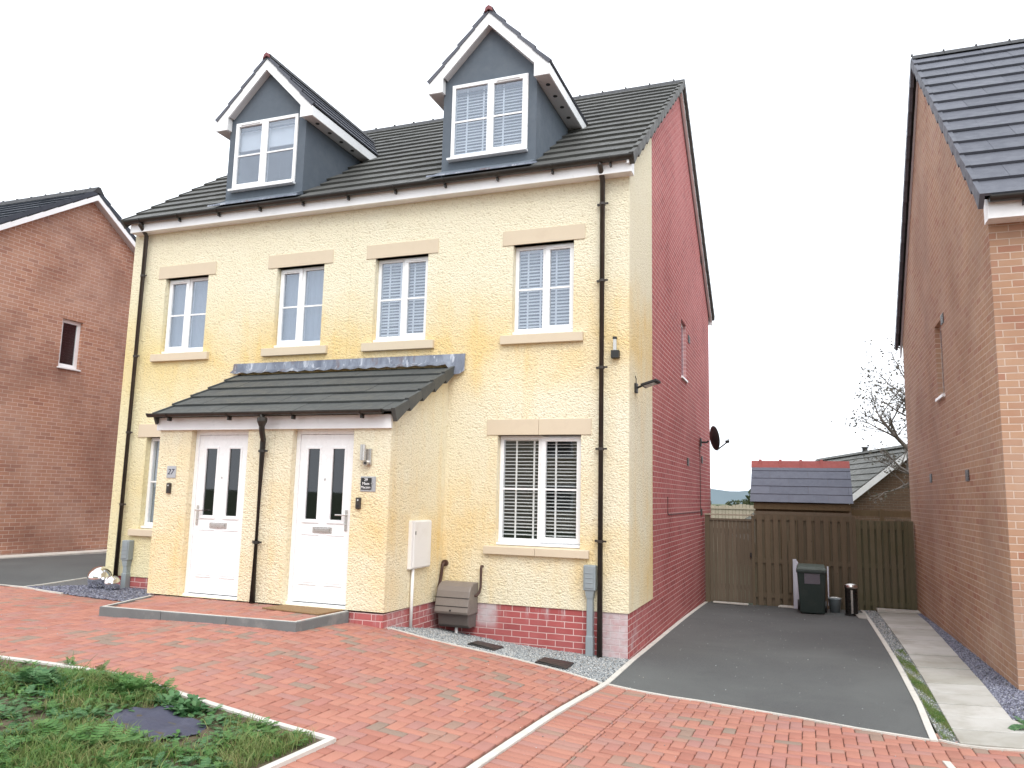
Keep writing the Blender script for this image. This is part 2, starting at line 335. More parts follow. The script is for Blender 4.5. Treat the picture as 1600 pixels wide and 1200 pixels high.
# ------------------------------------------------------------------ mesh helpers
class MB:
    def __init__(s): s.v = []; s.f = []
    def add(s, vs, fs):
        o = len(s.v); s.v += [tuple(q) for q in vs]; s.f += [tuple(i+o for i in f) for f in fs]; return s
    def box(s, x0, x1, y0, y1, z0, z1):
        return s.add([(x0,y0,z0),(x1,y0,z0),(x1,y1,z0),(x0,y1,z0),(x0,y0,z1),(x1,y0,z1),(x1,y1,z1),(x0,y1,z1)],
            [(0,3,2,1),(4,5,6,7),(0,1,5,4),(1,2,6,5),(2,3,7,6),(3,0,4,7)])
    def quad(s, *p): return s.add(p, [tuple(range(len(p)))])
    def prism(s, pts, d):
        """closed polygon pts (3d) extruded by vector d"""
        n = len(pts); q = [tuple(a+b for a, b in zip(p, d)) for p in pts]
        s.add(list(pts)+q, [tuple(range(n))[::-1], tuple(range(n, 2*n))]+[(i, (i+1) % n, (i+1) % n+n, i+n) for i in range(n)]); return s
    def obox(s, o, u, v, w):
        o, u, v, w = map(Vector, (o, u, v, w))
        P = [o, o+u, o+u+v, o+v]; P += [p+w for p in P]
        fs = [(0,3,2,1),(4,5,6,7),(0,1,5,4),(1,2,6,5),(2,3,7,6),(3,0,4,7)]
        if u.cross(v).dot(w) < 0: fs = [f[::-1] for f in fs]
        return s.add(P, fs)
    def tube(s, pts, r, n=10, cap=True):
        pts = [Vector(p) for p in pts]; rs = r if isinstance(r, (list, tuple)) else [r]*len(pts)
        rings = []; up = Vector((0,0,1))
        for i, p in enumerate(pts):
            d = (pts[min(i+1, len(pts)-1)]-pts[max(i-1, 0)]).normalized()
            a = d.cross(up)
            if a.length < 1e-3: a = d.cross(Vector((1,0,0)))
            a.normalize(); b = d.cross(a)
            rings.append([p+(a*math.cos(2*math.pi*j/n)+b*math.sin(2*math.pi*j/n))*rs[i] for j in range(n)])
        vs = [q for rg in rings for q in rg]
        fs = [(i*n+j, i*n+(j+1) % n, (i+1)*n+(j+1) % n, (i+1)*n+j) for i in range(len(pts)-1) for j in range(n)]
        if cap: fs += [tuple(range(n))[::-1], tuple((len(pts)-1)*n+j for j in range(n))]
        return s.add(vs, fs)
    def lathe(s, c, prof, n=24):
        vs = []; fs = []
        for r, z in prof:
            for j in range(n): vs.append((c[0]+r*math.cos(2*math.pi*j/n), c[1]+r*math.sin(2*math.pi*j/n), c[2]+z))
        for i in range(len(prof)-1):
            for j in range(n): fs.append((i*n+j, i*n+(j+1) % n, (i+1)*n+(j+1) % n, (i+1)*n+j))
        return s.add(vs, fs)
    def build(s, name, mat, parent=None, bevel=0, smooth=False, seg=2):
        me = bpy.data.meshes.new(name); me.from_pydata(s.v, [], s.f); me.update()
        o = bpy.data.objects.new(name, me); col.objects.link(o)
        me.materials.append(M[mat] if isinstance(mat, str) else mat)
        if smooth: me.polygons.foreach_set('use_smooth', [True]*len(me.polygons))
        if bevel:
            md = o.modifiers.new('bevel', 'BEVEL'); md.width = bevel; md.segments = seg; md.limit_method = 'ANGLE'; md.angle_limit = R(35)
        if parent:
            o.parent = parent; o.matrix_parent_inverse = base_matrix(parent).inverted()
        return o
def base_matrix(o):
    if o is None: return Matrix.Identity(4)
    m = Matrix.Translation(o.location) @ o.rotation_euler.to_matrix().to_4x4()
    return (base_matrix(o.parent) @ o.matrix_parent_inverse @ m) if o.parent else m
def tag(o, label=None, cat=None, group=None, kind=None):
    if label: o['label'] = label
    if cat: o['category'] = cat
    if group: o['group'] = group
    if kind: o['kind'] = kind
    return o
def thing(name, loc, label, cat, group=None):
    o = bpy.data.objects.new(name, None); o.location = loc; o.empty_display_size = .2; col.objects.link(o)
    return tag(o, label, cat, group)
def copy_tree(o, parent=None):
    c = o.copy(); col.objects.link(c); c.parent = parent
    for ch in [q for q in bpy.data.objects if q.parent == o]: copy_tree(ch, c)
    return c
def npmesh(name, V, F, mat, parent=None, smooth=False):
    """V (n,3); F (m,k) equal-size faces"""
    me = bpy.data.meshes.new(name); V = np.asarray(V, np.float32); F = np.asarray(F, np.int32); k_ = F.shape[1]
    me.vertices.add(len(V)); me.vertices.foreach_set('co', V.ravel())
    me.loops.add(F.size); me.loops.foreach_set('vertex_index', F.ravel())
    me.polygons.add(len(F)); me.polygons.foreach_set('loop_start', np.arange(0, F.size, k_, dtype=np.int32))
    me.polygons.foreach_set('loop_total', np.full(len(F), k_, np.int32))
    if smooth: me.polygons.foreach_set('use_smooth', np.ones(len(F), bool))
    me.update(calc_edges=True); me.validate(); me.materials.append(M[mat])
    o = bpy.data.objects.new(name, me); col.objects.link(o)
    if parent: o.parent = parent; o.matrix_parent_inverse = base_matrix(parent).inverted()
    return o
def inpoly(x, y, P):
    x = np.asarray(x, float); y = np.asarray(y, float); r = np.zeros(np.broadcast(x, y).shape, bool); n = len(P)
    for i in range(n):
        x0, y0 = P[i]; x1, y1 = P[(i+1) % n]
        c = ((y0 > y) != (y1 > y)) & (x < (x1-x0)*(y-y0)/((y1-y0) if y1 != y0 else 1e-9)+x0); r ^= c
    return r
def sheet(name, poly, off, mat, step=.35, kind='structure', thick=0):
    """a ground-following sheet cut to a polygon"""
    bm = bmesh.new(); f = bm.faces.new([bm.verts.new((x, y, 0)) for x, y in poly])
    xs = [p[0] for p in poly]; ys = [p[1] for p in poly]
    for ax, lo, hi in ((0, min(xs), max(xs)), (1, min(ys), max(ys))):
        nrm = (1,0,0) if ax == 0 else (0,1,0); q = lo+step
        while q < hi:
            bmesh.ops.bisect_plane(bm, geom=bm.verts[:]+bm.edges[:]+bm.faces[:], plane_co=(q,0,0) if ax == 0 else (0,q,0), plane_no=nrm); q += step
    for v in bm.verts: v.co.z = g(v.co.x, v.co.y)+off
    bmesh.ops.recalc_face_normals(bm, faces=bm.faces[:])
    if bm.faces[0].normal.z < 0: bmesh.ops.reverse_faces(bm, faces=bm.faces[:])
    me = bpy.data.meshes.new(name); bm.to_mesh(me); bm.free(); me.materials.append(M[mat])
    o = bpy.data.objects.new(name, me); col.objects.link(o)
    return tag(o, kind=kind) if kind else o
def edging(name, pts, w, mat='kerb_top', top=.006, depth=.06, n=None):
    """narrow concrete edging bedded along a polyline that follows the ground"""
    P = []
    for a, b in zip(pts[:-1], pts[1:]):
        L = math.dist(a, b); k_ = max(1, int(L/.3))
        P += [(a[0]+(b[0]-a[0])*i/k_, a[1]+(b[1]-a[1])*i/k_) for i in range(k_)]
    P.append(pts[-1]); mb = MB(); rings = []
    for i, p in enumerate(P):
        a = P[max(i-1, 0)]; b = P[min(i+1, len(P)-1)]; d = Vector((b[0]-a[0], b[1]-a[1])).normalized(); nx, ny = -d.y*w/2, d.x*w/2
        z = g(*p)+top+random.uniform(-.0015, .0015)
        rings.append([(p[0]+nx, p[1]+ny, z), (p[0]-nx, p[1]-ny, z), (p[0]-nx, p[1]-ny, z-depth), (p[0]+nx, p[1]+ny, z-depth)])
    vs = [q for r_ in rings for q in r_]; fs = [(0,1,2,3), tuple((len(P)-1)*4+j for j in (3,2,1,0))]
    for i in range(len(P)-1):
        for j in range(4): fs.append((i*4+j, (i+1)*4+j, (i+1)*4+(j+1) % 4, i*4+(j+1) % 4))
    mb.add(vs, fs); return tag(mb.build(name, mat), kind='structure')

# ------------------------------------------------------------------ building helpers
def wall_holes(mb, axis, c, a0, a1, z0, z1, holes, depth, outward):
    """vertical wall face at axis=c with rectangular holes (a0,a1,z0,z1) and reveals going `depth` inward"""
    As = sorted({a0, a1, *[h[0] for h in holes], *[h[1] for h in holes]}); Zs = sorted({z0, z1, *[h[2] for h in holes], *[h[3] for h in holes]})
    As = [q for q in As if a0 <= q <= a1]; Zs = [q for q in Zs if z0 <= q <= z1]
    def P(a, z, d=0): return (a, c-outward*d, z) if axis == 'y' else (c-outward*d, a, z)
    flip = (axis == 'y') == (outward > 0)
    def q(*p): mb.quad(*(p[::-1] if flip else p))
    for i in range(len(As)-1):
        for j in range(len(Zs)-1):
            ca, cz = (As[i]+As[i+1])/2, (Zs[j]+Zs[j+1])/2
            if any(h[0] < ca < h[1] and h[2] < cz < h[3] for h in holes): continue
            q(P(As[i],Zs[j]), P(As[i+1],Zs[j]), P(As[i+1],Zs[j+1]), P(As[i],Zs[j+1]))
    for h in holes:
        b0, b1, y0, y1 = h[:4]
        q(P(b0,y0), P(b0,y1), P(b0,y1,depth), P(b0,y0,depth)); q(P(b1,y1), P(b1,y0), P(b1,y0,depth), P(b1,y1,depth))
        q(P(b0,y1), P(b1,y1), P(b1,y1,depth), P(b0,y1,depth)); q(P(b1,y0), P(b0,y0), P(b0,y0,depth), P(b1,y0,depth))

def make_window(parent, x0, x1, z0, z1, y, side='R', blind='slats', glass='glass_blue', label=None, vbar=False, sill=True, room='room_blue', slat_open=.6, bar=True):
    w = MB(); t = .05; yf = y; yb = y+.07; xm = (x0+x1)/2
    for (a, b, c, d) in ((x0,x1,z1-t,z1),(x0,x1,z0+.03,z0+.03+t),(x0,x0+t,z0+.03+t,z1-t),(x1-t,x1,z0+.03+t,z1-t)): w.box(a,b,yf,yb,c,d)
    w.box(xm-.03, xm+.03, yf+.001, yb, z0+.03+t, z1-t)
    # opening sash, proud of the frame
    s0, s1 = (xm+.012, x1-.012) if side == 'R' else (x0+.012, xm-.012)
    zz0, zz1 = z0+.045, z1-.015; u = .06; yp = yf-.018
    for (a, b, c, d) in ((s0,s1,zz1-u,zz1),(s0,s1,zz0,zz0+u),(s0,s0+u,zz0+u,zz1-u),(s1-u,s1,zz0+u,zz1-u)): w.box(a,b,yp,yf+.045,c,d)
    w.box(s0+.1, s1-.1, yp-.012, yp-.001, zz1-.042, zz1-.018)      # trickle vent
    if sill: w.box(x0-.03, x1+.01, y-.06, y+.06, z0-.005, z0+.028)
    fr = w.build('window', 'upvc', parent, .004)
    if label: fr['label'] = label
    f0, f1 = (x0+t, xm-.03) if side == 'R' else (xm+.03, x1-t)
    fz0, fz1 = z0+.03+t, z1-t
    gp = MB()
    gp.box(f0, f1, yf+.022, yf+.027, fz0, fz1); gp.box(s0+u, s1-u, yf+.012, yf+.017, zz0+u, zz1-u)
    gp.build('window_pane', glass, fr)
    if bar:
        br = MB(); zm = (z0+z1)/2+.01
        br.box(f0, f1, yf+.012, yf+.021, zm-.012, zm+.012); br.box(s0+u, s1-u, yf+.002, yf+.011, zm-.012, zm+.012)
        br.build('glazing_bar', 'upvc', fr)
    # window furniture
    h = MB(); hx = s0+u*.5 if side == 'R' else s1-u*.5
    h.box(hx-.011, hx+.011, yf+.05, yf+.062, z0+.5*(z1-z0)-.06, z0+.5*(z1-z0)+.06); h.build('window_handle', 'upvc', fr)
    yb2 = yf+.088
    bx0, bx1 = x0+.03, x1-.03
    b_ = MB()
    if blind == 'slats':
        z = z1-.06; ang = slat_open
        while z > z0+.09:
            jit = random.uniform(-.004, .004); dy = .021*math.cos(ang); dz = .021*math.sin(ang)
            b_.obox((bx0, yb2-dy, z-dz+jit), (bx1-bx0, 0, 0), (0, 2*dy, 2*dz), (0, -.0012, .0022)); z -= .044
        for xt in (bx0+.17*(bx1-bx0), bx0+.40*(bx1-bx0), bx0+.68*(bx1-bx0)):
            b_.box(xt-.012, xt+.012, yb2-.026, yb2-.024, z0+.05, z1-.03)
        b_.box(bx0, bx1, yb2-.03, yb2+.03, z1-.06, z1-.02)
        b_.build('venetian_blind', 'blind', fr)
    elif blind == 'roller':
        b_.box(bx0, bx1, yb2, yb2+.006, z0+.62*(z1-z0), z1-.03); b_.box(bx0, bx1, yb2-.006, yb2+.012, z0+.61*(z1-z0), z0+.62*(z1-z0))
        b_.build('roller_blind', 'blind', fr)
    elif blind == 'curtain':
        nn = 26; vs = []; fs = []
        for i in range(nn+1):
            xx = bx0+(bx1-bx0)*i/nn; yy = yb2+.005*math.sin(i*1.9); vs += [(xx,yy,z0+.03),(xx,yy,z1-.03)]
        for i in range(nn): fs.append((2*i,2*i+2,2*i+3,2*i+1))
        b_.add(vs, fs); b_.build('curtain', 'curtain', fr)
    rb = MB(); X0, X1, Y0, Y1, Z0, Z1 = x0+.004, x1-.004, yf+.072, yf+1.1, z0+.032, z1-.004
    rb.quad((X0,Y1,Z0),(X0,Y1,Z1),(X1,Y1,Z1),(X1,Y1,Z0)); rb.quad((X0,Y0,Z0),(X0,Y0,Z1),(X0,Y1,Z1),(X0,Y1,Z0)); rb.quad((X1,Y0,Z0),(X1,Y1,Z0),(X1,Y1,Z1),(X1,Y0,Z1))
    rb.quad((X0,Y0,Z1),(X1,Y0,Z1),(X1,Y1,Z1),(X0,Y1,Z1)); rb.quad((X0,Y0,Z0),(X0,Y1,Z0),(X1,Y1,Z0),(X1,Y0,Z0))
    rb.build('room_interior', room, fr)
    return fr

def tiled(mb, o, u, s, L, S, courses, tw=.30, th=.022, lift=.03, skip=None, stag=True, jit=.002):
    """tiles on a slope: o eave corner, u unit along eave, s unit up slope; each tile its own island"""
    o, u, s = Vector(o), Vector(u).normalized(), Vector(s).normalized(); nrm = u.cross(s).normalized()
    if nrm.z < 0: nrm = -nrm
    gauge = S/courses
    for c in range(courses):
        x = -(tw/2 if (c % 2 and stag) else 0)
        while x < L-.001:
            a = max(x, 0); b = min(x+tw, L); x += tw
            if b-a < .02: continue
            base = o+s*(c*gauge)+u*(a+.0015)
            ctr = o+s*((c+.5)*gauge)+u*((a+b)/2)
            if skip and skip(ctr): continue
            ln = min(gauge+.06, S-c*gauge+.03); j = random.uniform(-jit, jit)
            low = base+nrm*(lift+j); up = base+s*ln+nrm*(.002+j)
            w = u*(b-a-.003)
            mb.add([low-nrm*th*1.0, low-nrm*th+w, up-nrm*th*.5+w, up-nrm*th*.5, low, low+w, up+w, up],
                   [(0,3,2,1),(4,5,6,7),(0,1,5,4),(1,2,6,5),(2,3,7,6),(3,0,4,7)])
def verge_caps(mb, o, u_out, s, S, courses, drop=.11, w=.06, lift=.034, taper=.62):
    """stepped dry-verge units down the gable edge"""
    o, s, u = Vector(o), Vector(s).normalized(), Vector(u_out).normalized(); nrm = s.cross(u).normalized()
    if nrm.z < 0: nrm = -nrm
    gge = S/courses
    for c in range(courses):
        b = o+s*(c*gge); ln = gge*.995
        p = [b+nrm*(lift+.008), b+s*ln+nrm*(.018), b+s*ln-nrm*(drop*taper), b-nrm*drop]
        q = [x+u*w for x in p]
        mb.add([*p, *q], [(0,1,2,3),(7,6,5,4),(0,4,5,1),(1,5,6,2),(2,6,7,3),(3,7,4,0)])
def gutter(x0, x1, y, z, parent, mat='black_pvc', brackets=9, name='gutter', r=.058):
    mb = MB(); n = 12; vs = []; fs = []
    for x in (x0, x1):
        for i in range(n+1):
            a = math.pi+math.pi*i/n; vs.append((x, y+r*math.cos(a), z+r*math.sin(a)))
        for i in range(n+1):
            a = math.pi+math.pi*(n-i)/n; vs.append((x, y+(r-.006)*math.cos(a), z+(r-.006)*math.sin(a)))
    m2 = 2*(n+1)
    for i in range(m2): fs.append((i, (i+1) % m2, m2+(i+1) % m2, m2+i))
    fs.append(tuple(range(m2))); fs.append(tuple(range(m2, 2*m2))[::-1]); mb.add(vs, fs)
    for x in (x0, x1-.012): mb.prism([(x, y+r*1.05*math.cos(math.pi+math.pi*i/n), z+.004+r*1.05*math.sin(math.pi+math.pi*i/n)) for i in range(n+1)], (.012,0,0))
    gt = mb.build(name, mat, parent)
    for i in range(brackets):
        bk = MB(); x = x0+.3+(x1-x0-.6)*i/(brackets-1)
        bk.prism([(x, y+(r+.006)*math.cos(math.pi+math.pi*j/8), z-.002+(r+.008)*math.sin(math.pi+math.pi*j/8)) for j in range(9)]+[(x, y+r*.9, z-.002), (x, y-r*.9, z-.002)], (.022,0,0))
        bk.box(x, x+.022, y+.01, y+.07, z-r-.045, z-r-.0)
        bk.build('gutter_bracket', mat, gt)
    return gt
def downpipe(pts, parent, clips, mat='brown_pvc', r=.034, cy=None):
    p = MB().tube(pts, r, 14).build('downpipe', mat, parent, smooth=False)
    for q in p.data.polygons: q.use_smooth = len(q.vertices) == 4
    x, y = pts[-1][0], pts[-1][1]
    for z in clips:
        c = MB(); c.lathe((x, y, z-.02), [(r+.001,0),(r+.005,.002),(r+.005,.034),(r+.001,.036)], 16); c.box(x+.03, x+.075, y-.008, y+.008, z-.01, z+.012); c.box(x-.075, x-.03, y+.02, y+.05, z-.012, z+.014)
        c.build('pipe_clip', mat, p)
    return p
def text(name, s, size, loc, rot, mat, parent, ext=.0015, shear=0):
    c = bpy.data.curves.new(name, 'FONT'); c.body = s; c.size = size; c.extrude = ext; c.align_x = 'CENTER'; c.align_y = 'CENTER'; c.shear = shear
    o = bpy.data.objects.new(name, c); o.location = loc; o.rotation_euler = rot; col.objects.link(o); dg = bpy.context.evaluated_depsgraph_get()
    me = bpy.data.meshes.new_from_object(o.evaluated_get(dg)); bpy.data.objects.remove(o)
    me.materials.clear(); me.materials.append(M[mat]); q = bpy.data.objects.new(name, me)
    mt = Matrix.Translation(loc) @ Matrix.Rotation(rot[2], 4, 'Z') @ Matrix.Rotation(rot[0], 4, 'X'); me.transform(mt); col.objects.link(q)
    if parent: q.parent = parent; q.matrix_parent_inverse = base_matrix(parent).inverted()
    return q

# ================================================================== MAIN HOUSE
W_, D_ = 8.13, 8.72
SL = (9.50-6.07)/(4.36+.25); th_ = math.atan(SL)          # front slope
EY, EZ = -.25, 6.07
def roofz(y): return EZ+SL*(y-EY)
H = thing('semi_detached_house', (-4.06, 4.36, 0), 'pale yellow rendered pair of houses with red brick gable and two dormers', 'house')
wins = dict(w1=(-7.42,-6.58,3.93,5.14), w2=(-5.30,-4.48,3.93,5.14), w3=(-3.63,-2.80,3.93,5.14), w4=(-1.55,-.72,3.93,5.14),
            gl=(-7.53,-6.43,1.24,2.63), gr=(-1.705,-.60,1.24,2.63))
mb = MB()
wall_holes(mb, 'y', 0, -W_, 0, .525, 5.95, list(wins.values()), .12, -1)
# return of the render round the corner and its lower edge
rt = 1.54
mb.quad((0,0,.525),(0,rt,.525),(0,rt,roofz(rt)-.03),(0,0,roofz(0)-.03)); mb.quad((-W_,0,.525),(-W_,0,5.95),(-W_,rt,roofz(rt)-.03),(-W_,rt,.525))
mb.quad((0,rt,.525),(-.02,rt,.525),(-.02,rt,roofz(rt)-.03),(0,rt,roofz(rt)-.03)); mb.quad((-W_,0,.525),(-W_,.02,.525),(0,.02,.525),(0,0,.525)); mb.quad((0,0,.525),(-.02,0,.525),(-.02,rt,.525),(0,rt,.525))
wall = mb.build('wall', 'render', H)
# brick plinth (front) and brick gables
mb = MB(); mb.quad((-W_+.016,.016,-.5),(-.016,.016,-.5),(-.016,.016,.526),(-W_+.016,.016,.526)); plinth = mb.build('brick_plinth', 'red_brick', H)
gw = (4.45, 5.05, 4.0, 5.05)
mb = MB()
gx = -.016
# gable as strips so the window hole stays open
def rake(y): return (roofz(y) if y <= 4.36 else roofz(8.72-y))-.03
ys = sorted({.016, rt, 4.36, gw[0], gw[1], D_}); zh = (gw[2], gw[3])
for a, b in zip(ys[:-1], ys[1:]):
    if a >= gw[0] and b <= gw[1]:
        mb.quad((gx,a,-.5),(gx,b,-.5),(gx,b,gw[2]),(gx,a,gw[2])); mb.quad((gx,a,gw[3]),(gx,b,gw[3]),(gx,b,rake(b)),(gx,a,rake(a)))
    else: mb.quad((gx,a,-.5),(gx,b,-.5),(gx,b,rake(b)),(gx,a,rake(a)))
for (a, b) in ((gw[0], 1), (gw[1], -1)): mb.quad((gx,a,gw[2]),(gx,a,gw[3]),(gx-.11,a,gw[3]),(gx-.11,a,gw[2]))
mb.quad((gx,gw[0],gw[3]),(gx,gw[1],gw[3]),(gx-.11,gw[1],gw[3]),(gx-.11,gw[0],gw[3])); mb.quad((gx,gw[0],gw[2]),(gx-.11,gw[0],gw[2]),(gx-.11,gw[1],gw[2]),(gx,gw[1],gw[2]))
mb.quad((gx,D_,-.5),(-W_,D_,-.5),(-W_,D_,5.9),(gx,D_,5.9))
mb.quad((-W_+.016,.3,-.5),(-W_+.016,.3,6.2),(-W_+.016,4.36,rake(4.36)),(-W_+.016,D_,5.9),(-W_+.016,D_,-.5))
mb.build('gable_wall', 'red_brick', H)
sw = MB(); sw.box(gx-.1, gx-.05, gw[0], gw[1], gw[2]+.02, gw[3]); swo = sw.build('side_window', 'upvc', H, .004)
MB().box(gx-.049, gx-.046, gw[0]+.07, gw[1]-.07, gw[2]+.09, gw[3]-.07).build('window_pane', 'glass_blue', swo)
MB().box(gx-.05, gx+.03, gw[0]-.03, gw[1]+.03, gw[2]-.02, gw[2]+.015).build('window_sill', 'upvc', swo, .004)
# air bricks on the gable
for i, (y, z, mt) in enumerate(((5.40,4.86,'rust'),(7.43,7.0,'rust'),(5.14,2.54,'rust'),(7.2,2.68,'rust'),(7.0,1.62,'rust'))):
    v = MB(); v.box(gx+.001, gx+.012, y-.11, y+.11, z-.07, z+.07)
    for q in range(4): v.box(gx+.012, gx+.018, y-.09, y+.09, z-.055+q*.033, z-.04+q*.033)
    v.build('air_brick', 'brown_pvc', H)
# lintels and sills
LN = {'w1':(-7.565,-6.44),'w2':(-5.467,-4.334),'w3':(-3.775,-2.648),'w4':(-1.70,-.57),'gl':(-7.70,-6.28),'gr':(-1.857,-.47)}
spec = {'w1':('L','curtain','upstairs window with plain grey blind beside the left drainpipe'),'w2':('L','curtain','upstairs window with plain grey blind above the porch'),
        'w3':('R','slats','upstairs window with venetian blind above the lead flashing'),'w4':('R','slats','widest-set upstairs window with venetian blind near the right drainpipe'),
        'gl':('R','curtain','ground floor window half hidden by the porch'),'gr':('R','slats','ground floor window with open venetian blind')}
for kx, (x0, x1, z0, z1) in wins.items():
    sd, bl, lb = spec[kx]; gd = kx in ('gl', 'gr')
    fr = make_window(H, x0+.002, x1-.002, z0+.014, z1-.002, .09, sd, bl, 'glass_dark' if gd else 'glass_blue', lb, room='room' if gd else 'room_blue', slat_open=.30 if gd else .8)
    a, b = LN[kx]; lt = MB(); zt = z1+.2
    if gd: m_ = (a+b)/2+.01; lt.box(a, m_-.002, -.012, .1, z1, zt); lt.box(m_+.002, b, -.012, .1, z1, zt)
    else: lt.box(a, b, -.012, .1, z1, zt)
    lt.build('lintel', 'stone', fr, .003)
    s_ = MB(); zb = z0-.125 if not gd else z0-.105
    segs = [(a+.01, b-.01)] if not gd else [(a+.01, (a+b)/2-.002), ((a+b)/2+.002, b-.01)]
    for c, d in segs: s_.prism([(c,.1,z0+.012),(c,-.055,z0-.012),(c,-.055,zb),(c,.1,zb)], (d-c,0,0))
    s_.build('stone_sill', 'stone', fr, .004)
# eaves: fascia, soffit, box ends, gutter
f = MB(); f.box(-8.06, .045, -.17, -.15, 5.90, 6.075)
f.prism([(.046,-.172,6.07),(.046,-.172,5.90),(.046,-.005,5.90),(.046,-.005,6.09)], (.014,0,0))
f.prism([(-8.075,-.172,6.07),(-8.075,-.172,5.90),(-8.075,.02,5.90),(-8.075,.02,6.09)], (.014,0,0))
f.box(-8.06, .045, -.149, .01, 5.905, 5.92)
f.build('fascia', 'fascia', H)
gutter(-8.13, .09, -.23, 6.085, H, brackets=11)
# roof
cs, sn = math.cos(th_), math.sin(th_); SLP = math.hypot(4.36+.25, 9.50-6.07)
dorm = [(-2.66,-1.24,-1.945), (-6.38,-4.94,-5.66)]
def skip(p):
    for a, b, c in dorm:
        if a+.02 < p.x < b-.02 and p.y < 1.9: return True
    return False
mb = MB(); tiled(mb, (-W_-.03, EY, EZ-.01), (1,0,0), (0,cs,sn), W_+.11, SLP, 16, skip=skip, th=.03, lift=.038)
tiled(mb, (-W_-.03, D_+.25, EZ-.01), (1,0,0), (0,-cs,sn), W_+.11, SLP, 16)
vc = .055
verge_caps(mb, (.045, EY, EZ), (1,0,0), (0,cs,sn), SLP, 16); verge_caps(mb, (.045, D_+.25, EZ), (1,0,0), (0,-cs,sn), SLP, 16)
verge_caps(mb, (-W_-.03, EY, EZ), (-1,0,0), (0,cs,sn), SLP, 16, w=.04)
roof = mb.build('roof', 'tile', H)
mb = MB()
x = -W_-.07
while x < .1:
    b = min(x+.45, .105)
    mb.prism([(x,4.36-.13,9.42),(x,4.36-.02,9.535),(x,4.36+.02,9.535),(x,4.36+.13,9.42),(x,4.36+.11,9.40),(x,4.36-.11,9.40)], (b-x-.004,0,0))
    mb.box(x-.012, x+.012, 4.34, 4.38, 9.53, 9.565); x += .45
mb.build('ridge_tiles', 'ridge', roof)
# roof deck below the tiles, keeps light out
mb = MB()
for sg in (0, 1):
    y0, y1 = (EY+.04, 4.36) if not sg else (D_+.21, 4.36)
    mb.quad((-W_-.04,y0,EZ-.015),(.06,y0,EZ-.015),(.06,y1,9.44),(-W_-.04,y1,9.44))
mb.build('roof_underlay', 'black', roof)
# barge boards on the right gable
mb = MB(); 
for sg in (1, -1):
    y0 = EY+.02 if sg == 1 else D_+.23
    mb.prism([(.012,y0,EZ-.03),(.012,4.36,9.42),(.012,4.36,9.36 if sg == 1 else 9.30),(.012,y0,EZ-.085 if sg == 1 else EZ-.19)], (.03 if sg == 1 else .04,0,0))
mb.build('barge_board', 'fascia', H)
MB().prism([(-.005,D_+.21,EZ-.1),(-.005,4.40,9.32),(-.005,4.40,9.27),(-.005,D_+.21,EZ-.16)], (.016,0,0)).build('barge_soffit', 'soffit_grey', H)
MB().box(-8.15,.05,D_+.15,D_+.19,5.88,6.05).build('rear_fascia', 'fascia', H)

